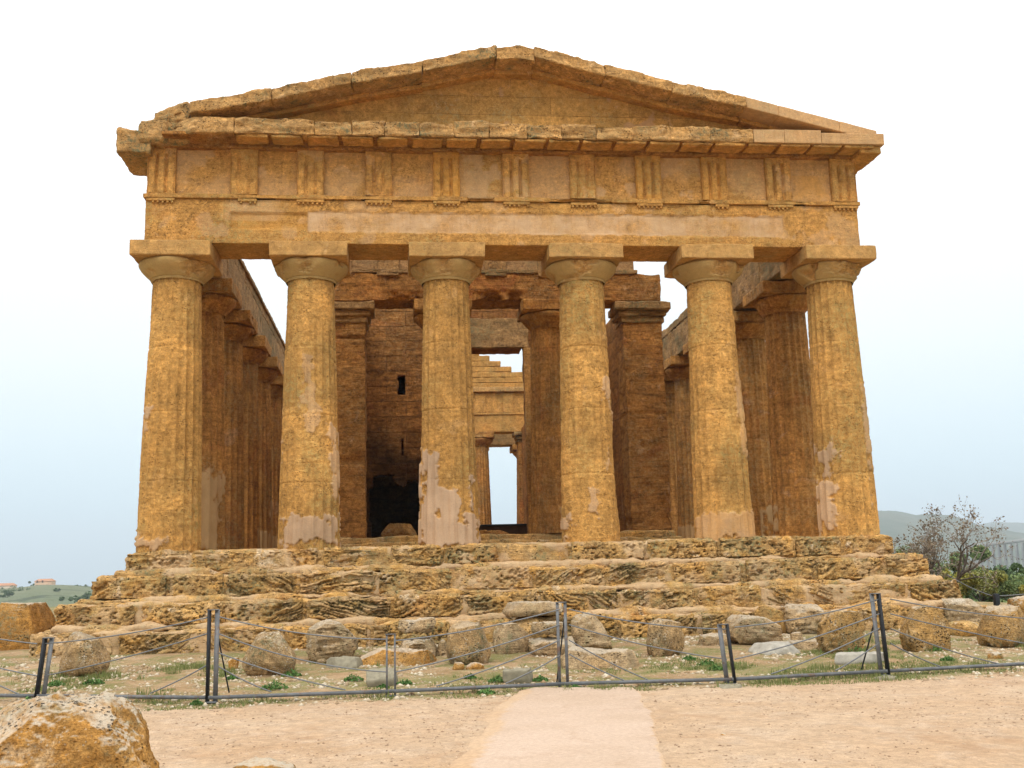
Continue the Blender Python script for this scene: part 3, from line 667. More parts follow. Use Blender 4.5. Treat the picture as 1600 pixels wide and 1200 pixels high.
# flank entablatures, broken along the top
for sx in (-1, 1):
    for nm_, z0, z1, seed in (('flank_architrave', 6.765, 7.78, 820), ('flank_frieze', 7.78, 8.28 if sx < 0 else 8.08, 830)):
        B = Bag(); edges = [.62]+[3.0+3.2*k for k in range(11)]+[37.4]
        for k in range(len(edges)-1):
            am = .04 if sx < 0 else .12
            def fd(V, N, k=k, am=am, z1=z1, nm_=nm_, sx=sx):
                d = am*.7*fbm(V, 1.6, 5, seed+k+20*sx, .6)+.03*fbm(V, 6, 4, seed)
                if nm_ == 'flank_frieze': d = d-(.22)*np.clip(fbm(V, 1.1, 4, 850+k)+.1, 0, 1)*sst(N[:, 2], .2, .8)
                if sx > 0: d = d-.25*np.clip(fbm(V, .8, 3, 860), 0, 1)*(N[:, 2] < -.1)
                return d
            xa, xb = (-8.3, -7.1) if sx < 0 else (7.08, 8.28)
            V, q = dbox((xa, edges[k]+.01, z0), (xb, edges[k+1]-.01, z1), .08 if k < 7 else .2, .04, fd)
            if sx < 0 and z1 > 8:    # projecting crowning course on the inner face
                pass
            B.add(V, q, tone=RNG.uniform(-.5, .3))
        if sx < 0 and z1 > 8:
            V, q = dbox((-7.3, .62, 8.02), (-7.03, 37.4, 8.14), (.05, .15, .04), .02, rough(870, .03, 2, .02, .03)); B.add(V, q)
        B.link(nm_, M_FLANKE, T)

# ------------------------------------------------------------------ krepis: four worn steps
def bedded(seed, ang, amp=.11, beds=1.):
    ca, sa = math.cos(ang), math.sin(ang)
    def f(V, N):
        along = V[:, 0]*ca+V[:, 2]*sa; acr = -V[:, 0]*sa+V[:, 2]*ca
        w = .12*fbm(V, 2, 3, seed)
        Q = c3(along*.8, V[:, 1]*.8, (acr+w)*(17 if seed % 3 else 11)); r = fbm(Q, 1, 4, seed+1, .55)
        ridge = 1-np.abs(r)*2.4; rr = np.clip(ridge, 0, 1)**2
        big = fbm(V, 1.3, 3, seed+3); pit = np.clip(fbm(V*np.array([1, 1, 1.5]), 13, 3, seed+5, .6)-.12, 0, 1)
        fr = .35+.65*sst(-N[:, 1], -.2, .6)
        gate = sst(fbm(V, .9, 2, seed+6), -.35, .15)
        d = -(amp*.85*rr*gate*beds+.20*pit)*fr+amp*.75*big*fr-.02+.03*fbm(V, 7, 3, seed+8)
        ev = (np.abs(N) > .25).sum(1) > 1
        f.bed = np.clip(rr*gate*beds*1.1+pit*2.5+.5*np.clip(fbm(V, 5, 4, seed+11, .6), 0, 1)-.1, 0, 1)*fr*sst(fbm(V, .9, 4, seed+12), -.35, .25)
        return d-.15*ev*np.clip(big+.3, 0, 1)-.10*sst(N[:, 2], .5, 1)*np.clip(fbm(V, 1.6, 4, seed+15)+.05, 0, 1)
    return f
ST = [(-.80, 0.0, -.52, 8.42), (-1.24, -.50, -1.06, 8.93), (-1.68, -1.04, -1.58, 9.46), (-2.12, -1.55, -2.14, 9.85)]
JX = [[-8.44, -7.1, -5.72, -4.4, -2.95, -1.75, -.55, .95, 2.7, 4.3, 6.1, 7.2, 8.42],
      [-8.95, -7.4, -6.3, -4.85, -3.2, -1.6, .1, 1.7, 3.1, 4.7, 6.3, 7.9, 8.93],
      [-9.55, -7.9, -6.2, -4.6, -2.9, -1.4, .2, 1.9, 3.5, 5.0, 6.6, 8.2, 9.42],
      [-9.85, -8.2, -6.55, -4.9, -3.3, -1.7, .1, 1.7, 3.4, 5.2, 6.9, 8.5, 9.80]]
for s, (yf, zt, zb, hw) in enumerate(ST):
    B = Bag()
    for k in range(len(JX[s])-1):
        a, b = JX[s][k], JX[s][k+1]; sd = 900+s*40+k
        ang = [.15, .1, -.5, .45, -.45, .5, -.2, .5, -.55, .4, .55, -.4, .1][(k*3+s*5) % 13] if s else [.0, .08, -.1, .12, 0, .2, -.12, .3, .1, .12, -.1, 0, .1][k % 13]
        am = .13 if s else .11
        if s == 3: am = .08
        zt_ = zt+(.02*math.sin(sd*3.1)); yf_ = yf+.035*math.sin(sd*5.7)
        if s == 0 and k in (6,): zt_ -= .16; yf_ += .12
        if s == 0 and k == 1: am = .04; yf_ += .03
        if s == 0 and k == 7: zt_ -= 0.02
        bf = bedded(sd, ang, am, 1. if s else .6)
        V, q = dbox((a-.02, yf_, zb-.02), (b+.02, yf_+1.15, zt_), (.022, .05, .020), .11, bf)
        B.add(V, q, tone=RNG.uniform(-.3, .45), bed=bf.bed, plaster=sst(fbm(V, 1.1, 5, sd+20, .6), .12, .17)*(.55 if s == 0 else .4)*(bf.bed < .3))
    o = B.link('step', M_STEP, T)
    # crumbled stone and mortar lying in the joints and along the treads, behind the faces
    Bm = Bag()
    V, q = dbox((-hw+.12, yf+.11, zb), (hw-.12, yf+1.2, zt-.06), (.05, .1, .04), .06, rough(960+s, .09, 2.2, .04)); Bm.add(V, q, plaster=sst(fbm(V, 1.5, 4, 955+s), .0, .15)*.7)
    if s: V, q = dbox((-hw+.35, yf+.24, zt-.09), (hw-.35, ST[s-1][0]+.3, zt+.05), (.04, .04, .04), .06, rough(970+s, .14, 1.9, .05)); Bm.add(V, q, plaster=sst(fbm(V, 1.3, 5, 965+s), -.15, .15)*.75)
    Bm.link('step_bedding', M_STEP, T)
# core and floor of the platform, with the flank steps
B = Bag()
for s, (yf, zt, zb, hw) in enumerate(ST):
    V, q = dbox((-hw, yf+1.1, zb-.02), (hw, 38-yf, zt-.012), (.35, .35, .12), .05, rough(980+s, .05, 1.2, .03)); B.add(V, q)
B.link('platform_core', M_STEP, T)
B = Bag(); 
V, q = dbox((-4.9, 4.1, -.05), (4.9, 33.6, .2), (.1, .1, .06), .05, rough(990, .05, 1.5, .04, .05)); B.add(V, q)
V, q = dbox((-4.75, 4.45, .15), (4.75, 33.4, .36), (.1, .1, .05), .04, rough(991, .04, 1.7, .03, .05)); B.add(V, q)
B.link('cella_floor', M_STEP, T)

# ------------------------------------------------------------------ cella
B = Bag()
def wl(seed, am=.03):
    return lambda V, N: am*fbm(V, 2, 5, seed, .6)+.02*fbm(V*np.array([1, 1, 3]), 3, 4, seed+1)-am*2*np.clip(fbm(V, 1.1, 4, seed+2)-.05, 0, 1)
for sx in (-1, 1):
    a, b = (-4.68, -3.78) if sx < 0 else (3.78, 4.68)
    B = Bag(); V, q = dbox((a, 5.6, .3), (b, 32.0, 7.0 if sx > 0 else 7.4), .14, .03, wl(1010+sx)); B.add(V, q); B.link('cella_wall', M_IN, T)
    for y0, y1 in ((4.7, 5.62), (31.98, 32.9)):
        front = y0 < 10; xa, xb = (a-.06, b+.06)
        if sx > 0: xa = 3.6; xb = 4.74
        else: xa, xb = -4.74, -3.62
        def an(V, N, sx=sx):
            d = .02*fbm(V, 3, 5, 1020+sx, .6)-.09*np.clip(fbm(V*np.array([1, 1, 1.8]), 1.7, 4, 1025+sx, .6)+(.12 if sx < 0 else -.05), 0, 1)-.03*np.clip(fbm(V, 6, 4, 1030), 0, 1)
            if sx > 0: d = d-.04*np.exp(-((V[:, 2]-3.62)/.04)**2)-.14*np.exp(-((V[:, 2]-.9)/.5)**2)*np.clip(fbm(V, 2, 4, 1044)+.3, 0, 1)-.09*np.exp(-(((V[:, 0]-4.05)**2+(V[:, 2]-2.72)**2)/.006))
            else: d = d-.10*np.exp(-((V[:, 2]-2.42)/.09)**2)*(V[:, 0] < -3.7)-.09*np.exp(-((V[:, 2]-5.8)/.05)**2)
            return d
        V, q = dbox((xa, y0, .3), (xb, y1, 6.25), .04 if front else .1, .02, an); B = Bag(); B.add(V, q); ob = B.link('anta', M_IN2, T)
        B = Bag()
        for zz0, zz1, ex in ((6.22, 6.42, .05), (6.40, 6.56, .13), (6.56, 6.80, .24)):
            V, q = dbox((xa-ex, y0-ex, zz0), (xb+ex, y1+.05, zz1), .05 if front else .12, .03, rough(1050+int(ex*100), .02, 5, .02, .05)); B.add(V, q)
        c_ = B.link('anta_capital', M_FLANKE if sx > 0 or True else M_IN2, T)
# porch columns between the antae
for y in (5.0, 32.4):
    for x in (-1.5, 1.5): place(2 if x > 0 else 1, x, y, pi2*(1 if x > 0 else 3), .35, .93, (6.80-.35)/6.76)
# porch entablature
B = Bag()
def pe(V, N):
    d = .04*fbm(V, 2.2, 5, 1101, .6)+.02*fbm(V, 7, 4, 1102)-.05*np.clip(fbm(V*np.array([1, 1, 2.5]), 2.5, 4, 1103, .6), 0, 1)
    m = np.maximum(np.exp(-((V[:, 0]+2.6)/.55)**2), np.exp(-((V[:, 0]-.15)/.6)**2))*sst(7.15-V[:, 2], 0, .15)
    return d-.22*m*(.6+fbm(V, 3, 3, 1104))*(N[:, 1] < .3)
V, q = dbox((-4.7, 4.55, 6.815), (4.72, 5.5, 7.62), (.05, .1, .04), .04, pe); B.add(V, q); B.link('porch_architrave', M_IN2, T)
B = Bag(); V, q = dbox((-4.66, 4.62, 7.70), (4.0, 5.4, 8.6), (.05, .15, .04), .03, rough(1110, .03, 4, .02, .03)); B.add(V, q, plaster=np.full(len(V), .15)); B.link('porch_frieze', M_FLANKE, T)
B = Bag(); V, q = dbox((-4.72, 4.50, 7.60), (4.05, 5.45, 7.72), (.05, .15, .03), .015, rough(1111, .02, 5, .015, .05)); B.add(V, q)
for x in (-4.3, -3.0, -1.5, 0, 1.5, 3.0):
    V, q = dbox((x-.3, 4.48, 7.53), (x+.3, 4.6, 7.605), .05, .01, rough(1113, .01, 5)); B.add(V, q)
B.link('porch_taenia', M_FLANKE, T)
for x in (-4.3, -3.0, -1.5, 0, 1.5, 3.0):
    def t2(V, N, x=x): u = (V[:, 0]-x)/.3; return -.035*np.exp(-((np.abs(u)-.36)/.12)**4)*(N[:, 1] < -.5)+.02*fbm(V, 6, 4, 1120)
    V, q = dbox((x-.3, 4.56, 7.722), (x+.3, 4.65, 8.55), .03, .01, t2); B = Bag(); B.add(V, q); B.link('porch_triglyph', M_FLANKE, T)
# door wall with tower slits, plus a made-up opening built to go dark
def holed_wall(x0, x1, z0, z1, y0, th, holes, res=.035, seed=1200):
    """upright wall skin with cut-through openings, returned as front and back faces plus the reveals"""
    B = Bag(); ax_ = np.linspace(x0, x1, int((x1-x0)/res)+1); az = np.linspace(z0, z1, int((z1-z0)/res)+1)
    XX, ZZ = np.meshgrid(ax_, az, indexing='ij'); P = c3(XX, y0, ZZ); q = gridq(len(ax_), len(az)); d = wl(seed, .045)(P, P*0+np.array([0, -1., 0]))
    fr = P.copy(); fr[:, 1] -= d; bk = P.copy(); bk[:, 1] = y0+th
    c = P[q].mean(1); wob = .05*fbm(c, 3, 4, 1203); wob2 = .9*fbm(c, 1.4, 4, 1206, .6)
    ins = np.zeros(len(q), bool)
    for (a, b, c0, c1) in holes:
        k = min(1., (b-a)*1.2)
        if b-a > 1:
            ins |= (c[:, 0] > a+wob2*.25) & (c[:, 0] < b+wob2*.3) & (c[:, 2] < c1+wob2-.5*np.abs((c[:, 0]-a)/(b-a)*2-.8)); continue
        ins |= (c[:, 0] > a+wob*k) & (c[:, 0] < b+wob*k) & (c[:, 2] > c0) & (c[:, 2] < c1+wob*k)
    qq = q[~ins]; n = len(P); B.add(np.concatenate([fr, bk]), np.concatenate([qq, qq[:, ::-1]+n]))
    e = np.concatenate([qq[:, [0, 1]], qq[:, [1, 2]], qq[:, [2, 3]], qq[:, [3, 0]]]); es = set(map(tuple, e)); bd = np.array([t_ for t_ in map(tuple, e) if (t_[1], t_[0]) not in es])
    B.Q.append(np.stack([bd[:, 1], bd[:, 0], bd[:, 0]+n, bd[:, 1]+n], 1)); B.V.append(np.zeros((0, 3)))
    return B
def slabs(B, L, seed):
    for a in L: V, q = dbox(a[:3], a[3:], (.09, .14, .08), .03, wl(seed, .04)); B.add(V, q)
B = holed_wall(-3.79, -1.30, .3, 8.3, 9.2, .5, [(-2.76, -2.52, 4.98, 5.60), (-2.67, -2.59, 3.02, 3.58), (-3.70, -1.75, .3, 2.4)])  # wide last opening is added so the wall foot goes black
slabs(B, [(-3.79, 12.6, .3, -1.3, 12.9, 8.3), (-1.62, 9.72, .3, -1.3, 12.58, 8.3), (-3.79, 9.72, 7.0, -1.64, 12.58, 7.3)], 1205)  # unseen closed chamber, added to keep that opening dark
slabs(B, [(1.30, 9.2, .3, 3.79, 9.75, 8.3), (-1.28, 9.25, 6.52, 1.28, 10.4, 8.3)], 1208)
Vw = np.concatenate(B.V); wall_shade = sst(-(Vw[:, 2]-4.7)+2.2*fbm(Vw, 1.0, 5, 1260, .6), 0, 1.9)*(Vw[:, 0] < -1.0)  # deep shade painted on the lower wall left of the door, ragged fade
B.A = {'tone': [(0, -3.1*wall_shade)]}
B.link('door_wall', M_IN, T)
B = Bag(); V, q = dbox((-1.36, 9.05, 6.45), (1.45, 9.22, 7.45), (.05, .08, .04), .03, rough(1210, .03, 3, .02, .05)); B.add(V, q); B.link('door_lintel', M_FLANKE, T)
B = Bag(); V, q = dbox((1.27, 9.0, .3), (1.60, 9.22, 6.44), .05, .02, rough(1211, .02, 4, .01)); B.add(V, q); V, q = dbox((-1.60, 9.0, .3), (-1.27, 9.22, 6.44), .05, .02, rough(1212, .02, 4, .01)); B.add(V, q); B.link('door_jamb', M_FLANK, T)
# rear porch: architrave, frieze, cornice, stepped gable wall
B = Bag(); V, q = dbox((-4.7, 32.0, 6.815), (4.7, 32.95, 7.75), .12, .03, rough(1220, .02, 2, .02)); B.add(V, q)
V, q = dbox((-4.7, 31.93, 7.75), (4.7, 32.9, 7.86), .12, .015, rough(1221, .01, 3)); B.add(V, q); B.link('rear_porch_architrave', M_FAC, T)
B = Bag(); V, q = dbox((-4.68, 32.0, 7.86), (4.68, 32.9, 8.98), .12, .03, rough(1222, .02, 2, .02)); B.add(V, q)
for x in np.arange(-4.4, 4.6, 1.5):
    V, q = dbox((x-.28, 31.93, 7.87), (x+.28, 32.02, 8.9), .08, .01); B.add(V, q)
B.link('rear_porch_frieze', M_FAC, T)
B = Bag(); V, q = dbox((-4.8, 31.75, 8.98), (4.8, 33.1, 9.24), .1, .03, rough(1223, .03, 3, .02)); B.add(V, q); B.link('rear_porch_cornice', M_COR, T)
B = Bag(); rr = random.Random(4)
for i in range(9):
    z0 = 9.24+i*.30; hw = 5.35-i*.62-rr.uniform(0, .15)
    if hw < .3: break
    V, q = dbox((-hw, 32.1, z0+.002), (hw, 32.9, z0+.30), (.09, .2, .06), .03, rough(1230+i, .04, 2.5, .03)); B.add(V, q, tone=rr.uniform(-.3, .3))
B.link('rear_gable', M_FAC, T)

# ------------------------------------------------------------------ objects on the temple floor
b = empty('barrier', (0, 9.6, .34), 'low dark board barrier with black top rail closing the temple doorway', 'barrier')
B = Bag(); B.add(*dbox((-1.28, 9.55, .345), (1.28, 9.62, .80), .3, .01)); B.link('board', M_WOODB, b)
B = Bag(); B.add(*dbox((-1.28, 9.50, .80), (1.28, 9.67, .85), .3, .01)); B.link('rail', M_DARK, b)
def boulder(name, lo, hi, mat, label, cat, seed, amp=.12, sc=1.6, r=.25, rot=0., group=None, beds=0., res=.03, shear=0., taper=0., fine=.03, tilt=0., facets=9, undercut=.22):
    lo = np.array(lo, float); hi = np.array(hi, float); c = (lo+hi)/2; h = (hi-lo)/2
    dim = (hi-lo).mean()
    def f(V, N):
        d = amp*dim*fbm(V+c, sc/dim, 4, seed, .5)+fine*fbm(V+c, 9, 5, seed+3, .65)
        d = d-amp*dim*.5*np.clip(np.abs(fbm(V+c, sc*1.3/dim, 3, seed+9))*2-.4, 0, 1)
        if beds:
            d = d-beds*np.clip(1-np.abs(fbm(c3(V[:, 0]*1.5, V[:, 1]*1.5, (V[:, 2]+c[2])*9), 1, 4, seed+4))*3, 0, 1)**2-beds*1.4*np.clip(fbm(V+c, 9, 3, seed+6)-.15, 0, 1)
        return d
    V, q = dbox(-h, h, res, r*(2*h).min(), f)
    rg_ = np.random.default_rng(seed)
    for _ in range(facets):
        nn = rg_.normal(size=3); nn[2] = abs(nn[2])*.8; nn /= np.linalg.norm(nn); sup = np.abs(nn*h).sum()*rg_.uniform(.52, .78)
        ex = V@nn-sup+.015*fbm(V+c, 6, 4, seed+40); V = V-nn[None]*(np.clip(ex, 0, None)*.93)[:, None]
    t = (V[:, 2]+h[2])/(2*h[2]); V[:, :2] *= ((1-taper*t)*(1-undercut*np.clip(1-t*2.2, 0, 1)**1.5))[:, None]; V[:, 0] += shear*t*h[0]; V[:, 2] += tilt*V[:, 0]
    cr, sr = math.cos(rot), math.sin(rot); V[:, :2] = V[:, :2]@np.array([[cr, sr], [-sr, cr]])
    o = link(name, V+np.array([0, 0, h[2]]), q, mat); o.location = (c[0], c[1], lo[2])
    return tag(o, label, cat, group)
def rockpx(name, x0, x1, ytop, ybot, mat, label, cat, seed, depth=None, sink=.05, base=None, **k):
    """a rock whose front foot stands on the ground where the picture shows it"""
    p = onG((x0+x1)/2, ybot) if base is None else base
    a = onY(x0, (ytop+ybot)/2, p[1]); b_ = onY(x1, (ytop+ybot)/2, p[1]); top = onY((x0+x1)/2, ytop, p[1]+.1)
    wd = b_[0]-a[0]; dp = depth or wd*.8
    return boulder(name, (a[0], p[1], p[2]-sink), (b_[0], p[1]+dp, top[2]), mat, label, cat, seed, **k)
G_B = 'fallen stone blocks at the foot of the steps'
p = onY(626, 840, 8.5); boulder('stone_block', (p[0]-.62, 8.2, .34), (p[0]+.55, 8.9, .86), M_FLANK, 'dark squared stone block lying in the black bay left of the temple doorway', 'stone block', 1301, amp=.05, r=.12, rot=.1)
p = onY(770, 832, 8.2); boulder('stone_slab', (p[0]-.5, 8.0, .34), (p[0]+.5, 8.5, .60), M_FLANK, 'dark flat stone lying before the low barrier in the doorway', 'stone slab', 1302, amp=.08, r=.3)

# ------------------------------------------------------------------ fallen blocks and boulders outside
rockpx('boulder', -30, 52, 943, 1003, M_BLO, 'big dark orange block with a hollowed top at the left edge', 'boulder', 1401, depth=1.6, amp=.07, r=.12, base=np.array([-10.9, .3, -2.05]))
rockpx('boulder', 78, 168, 989, 1060, M_BLD, 'speckled grey boulder just right of the leftmost fence post', 'boulder', 1402, amp=.13, r=.42, taper=.35, shear=-.1)
rockpx('boulder', 368, 470, 985, 1058, M_BLD, 'rounded lichen speckled boulder beside the green weed near the second fence post', 'boulder', 1403, amp=.14, r=.40, taper=.45, res=.025)
rockpx('boulder', 698, 774, 974, 1040, M_BLD, 'lichen speckled boulder between the pitted block pair and the stacked pale blocks', 'boulder', 1404, amp=.11, r=.3, taper=.15)
rockpx('boulder', 1008, 1077, 959, 1027, M_BLD, 'speckled boulder standing alone on bare soil right of the tall middle fence post', 'boulder', 1405, amp=.12, r=.34, taper=.25, rot=.3)
rockpx('boulder', 1290, 1362, 944, 1022, M_BLM, 'yellow and orange pitted boulder with a dark weed, behind the pale concrete slab', 'boulder', 1406, amp=.17, r=.18, beds=.06, taper=.2, facets=12)
rockpx('boulder', 1422, 1497, 944, 1020, M_BLM, 'smooth orange brown boulder with a weed, right of the tall right post', 'boulder', 1407, amp=.12, r=.2, taper=.25, facets=12, beds=.015)
rockpx('boulder', 1546, 1625, 945, 1012, M_BLM, 'brown boulder with grey speckled top cut by the right edge', 'boulder', 1408, amp=.15, r=.2, taper=.1, facets=12, beds=.03)
rockpx('stone_block', 352, 408, 977, 1014, M_BLP, 'pale worn stone behind the rounded boulder near the second fence post', 'stone block', 1409, amp=.12, r=.3, beds=.04, base=onG(380, 1016))
rockpx('stone_block', 474, 556, 970, 1037, M_BLP, 'pale layered block with wide grey top left of the thin fence post', 'stone block', 1410, amp=.07, r=.16, beds=.07, res=.022, depth=1.1)
rockpx('stone_slab', 562, 617, 990, 1010, M_STEP, 'small low slab lying between the two pale blocks beside the thin fence post', 'stone slab', 1411, amp=.05, r=.25, depth=.5, group=None)
rockpx('stone_block', 620, 686, 998, 1031, M_BLP, 'lower pitted pale block just right of the thin fence post', 'stone block', 1412, amp=.06, r=.22, beds=.06, res=.022, depth=.8)
rockpx('stone_block', 620, 681, 968, 999, M_BLP, 'upper pitted pale block stacked just right of the thin fence post', 'stone block', 1413, amp=.06, r=.22, beds=.06, res=.022, base=onG(650, 1031)+np.array([0, .04, .46]), depth=.75, sink=0.)
rockpx('stone_block', 772, 832, 974, 1023, M_BLP, 'pale block with pinkish face left of the stacked pair by the middle post', 'stone block', 1414, amp=.06, r=.16, beds=.03, depth=.9)
rockpx('stone_block', 832, 912, 998, 1025, M_BLP, 'long low pale block under the whitish block at the middle post', 'stone block', 1415, amp=.05, r=.2, beds=.03, depth=.8)
rockpx('stone_block', 830, 896, 972, 1000, M_BLP, 'whitish block lying on the long low block at the middle post', 'stone block', 1416, amp=.06, r=.2, beds=.02, base=onG(860, 1025)+np.array([0, .08, .36]), depth=.7, sink=0)
p = onY(833, 964, -2.3)
boulder('stone_slab', (onY(786, 955, -2.3)[0], -2.35, p[2]), (onY(881, 955, -2.3)[0], -1.5, onY(833, 941, -2.3)[2]), M_BLP, 'long squared pale slab propped on small stones against the lowest step', 'stone slab', 1417, amp=.03, r=.12, beds=.015)
boulder('stone_block', (onY(800, 955, -2.2)[0], -2.25, -2.06), (onY(860, 955, -2.2)[0], -1.6, p[2]-.005), M_STEP, 'squat brown stone holding up the long pale slab', 'stone block', 1418, amp=.06, r=.15)
rockpx('stone_block', 893, 971, 960, 1019, M_BLP, 'wedge shaped pale boulder with a peaked top right of the tall middle post', 'stone block', 1419, amp=.14, r=.3, beds=.04, taper=.45, shear=-.45)
rockpx('stone_slab', 1110, 1175, 955, 990, M_BLP, 'flat grey topped slab against the lowest step right of the short right post', 'stone slab', 1420, amp=.07, r=.3, beds=.03, depth=.9)
rockpx('stone_slab', 1145, 1238, 965, 1010, M_BLP, 'broad rough pale boulder lying forward of the grey slab near the short right post', 'stone slab', 1421, amp=.10, r=.3, beds=.03, depth=.9, tilt=-.12)
rockpx('stone_block', 1187, 1238, 946, 985, M_STEP, 'dark cracked ochre block leaning on the lowest step behind the broad boulder', 'stone block', 1422, amp=.05, r=.18, depth=.8, base=onG(1210, 992))
rockpx('stone_block', 1232, 1294, 944, 992, M_BLP, 'upright eroded ochre block between the cracked block and the yellow boulder', 'stone block', 1423, amp=.08, r=.22, beds=.04, depth=.8)
rockpx('stone_slab', 1186, 1262, 1006, 1023, M_WHITE, 'thin flat whitish slab sunk in the soil left of the yellow boulder', 'stone slab', 1424, amp=.03, r=.3, depth=.7, sink=.1)
rockpx('stone_slab', 885, 1012, 1017, 1046, M_BLP, 'low whitish sunken slab on the soil left of the lone speckled boulder', 'stone slab', 1425, amp=.05, r=.4, depth=1.1, sink=.22, tilt=-.03)
rockpx('stone_slab', 508, 566, 1028, 1046, M_CONC, 'thin flat slab sunk in the soil in front of the wide topped block', 'stone slab', 1426, amp=.04, r=.4, depth=.6, sink=.1)
rockpx('concrete_base', 572, 626, 1046, 1073, M_CONC, 'small square grey concrete base behind the thin fence post with a weed beside it', 'concrete base', 1427, amp=.02, r=.06, depth=.45)
rockpx('concrete_base', 787, 841, 1046, 1069, M_CONC, 'square mossy concrete base with weeds on both sides left of the middle post', 'concrete base', 1428, amp=.02, r=.06, depth=.45)
rockpx('concrete_slab', 1304, 1397, 1021, 1037, M_WHITE, 'flat pale concrete slab lying behind the tall right fence post', 'concrete slab', 1429, amp=.01, r=.12, depth=.5, sink=.06)
rockpx('rock', 1549, 1572, 1018, 1030, M_BLO, 'small orange stone in front of the brown boulder at the right edge', 'rock', 1430, amp=.1, r=.4)
rockpx('rock', 706, 728, 1034, 1047, M_BLO, 'small ochre stone at the foot of the speckled boulder left of the mossy base', 'rock', 1431, amp=.1, r=.4)
rockpx('rock', 728, 758, 1035, 1046, M_BLO, 'flat brown stone beside the small ochre stone below the speckled boulder', 'rock', 1432, amp=.1, r=.4)
rockpx('rock', 1585, 1625, 931, 945, M_BLO, 'brown rock on the terrace edge behind the right edge boulder', 'rock', 1433, amp=.12, r=.35, base=np.array([9.9, -1.2, -2.0]))
rockpx('rock', 1122, 1165, 1070, 1077, M_CONC, 'flat mortar footing under the short right fence post', 'footing', 1434, amp=.04, r=.4, depth=.3)
rockpx('rock', 1374, 1408, 1057, 1064, M_CONC, 'flat mortar footing under the tall right fence post', 'footing', 1435, amp=.04, r=.4, depth=.3)
rockpx('rock', 1126, 1136, 1143, 1150, M_BLO, 'lone fist sized stone on the gravel right of the path', 'rock', 1436, amp=.1, r=.4, res=.012, fine=.006)
rockpx('rock', 356, 371, 1025, 1047, M_BLO, 'small upright stone leaning on the left of the rounded boulder', 'rock', 1461, amp=.1, r=.3, depth=.25)
rockpx('rock', 682, 703, 1000, 1026, M_BLP, 'pale stone wedged between the stacked pair and the speckled boulder', 'rock', 1462, amp=.1, r=.3)
rockpx('rock', 1091, 1111, 981, 992, M_BLP, 'small pale stone just right of the lone speckled boulder', 'rock', 1463, amp=.1, r=.3)
rockpx('rock', 1095, 1142, 992, 1011, M_BLP, 'flat pale stone lying left of the broad pale boulder', 'rock', 1464, amp=.08, r=.3, depth=.5)
rockpx('rock', 1236, 1258, 988, 1003, M_BLP, 'small pale stone at the right end of the broad pale boulder', 'rock', 1465, amp=.1, r=.3)
rockpx('stone_slab', 1494, 1547, 972, 994, M_STEP, 'low reddish slab between the smooth orange boulder and the right edge boulder', 'stone slab', 1466, amp=.06, r=.3, depth=.7)
rockpx('stone_slab', 1480, 1552, 935, 966, M_BLP, 'porous pale ledge block at the right end of the lowest step', 'stone slab', 1467, amp=.07, r=.2, beds=.05, depth=.8, base=np.array([8.6, -2.3, -2.05]))
rockpx('stone_slab', 560, 690, 1016, 1040, M_BLO, 'flat worn slab sunk in the soil in front of the pitted block pair', 'stone slab', 1468, amp=.04, r=.4, depth=.8, sink=.2, tilt=-.02)
rockpx('stone_slab', 1222, 1300, 1002, 1014, M_BLP, 'low sunken stone before the upright eroded block', 'stone slab', 1469, amp=.05, r=.4, depth=.5, sink=.1)
rockpx('stone_block', 228, 352, 968, 1002, M_STEP, 'fallen ochre block against the lowest step left of the tall second post', 'stone block', 1470, amp=.08, r=.2, beds=.05, depth=.7, base=onG(290, 1012))
# foreground boulders
p = onG(120, 1200); 
boulder('boulder', (-5.95, -15.75, -2.5), (-4.36, -14.3, -1.50), M_BLO, 'largest foreground boulder with grey white top and bright orange side', 'boulder', 1440, amp=.13, sc=1.7, r=.42, res=.014, taper=.25, fine=.045, rot=.15, facets=7, shear=-.12)
boulder('boulder', (-4.12, -14.45, -2.36), (-3.55, -13.95, -2.17), M_BLO, 'low ochre rock poking up right of the largest foreground boulder', 'boulder', 1441, amp=.1, r=.4, res=.015)

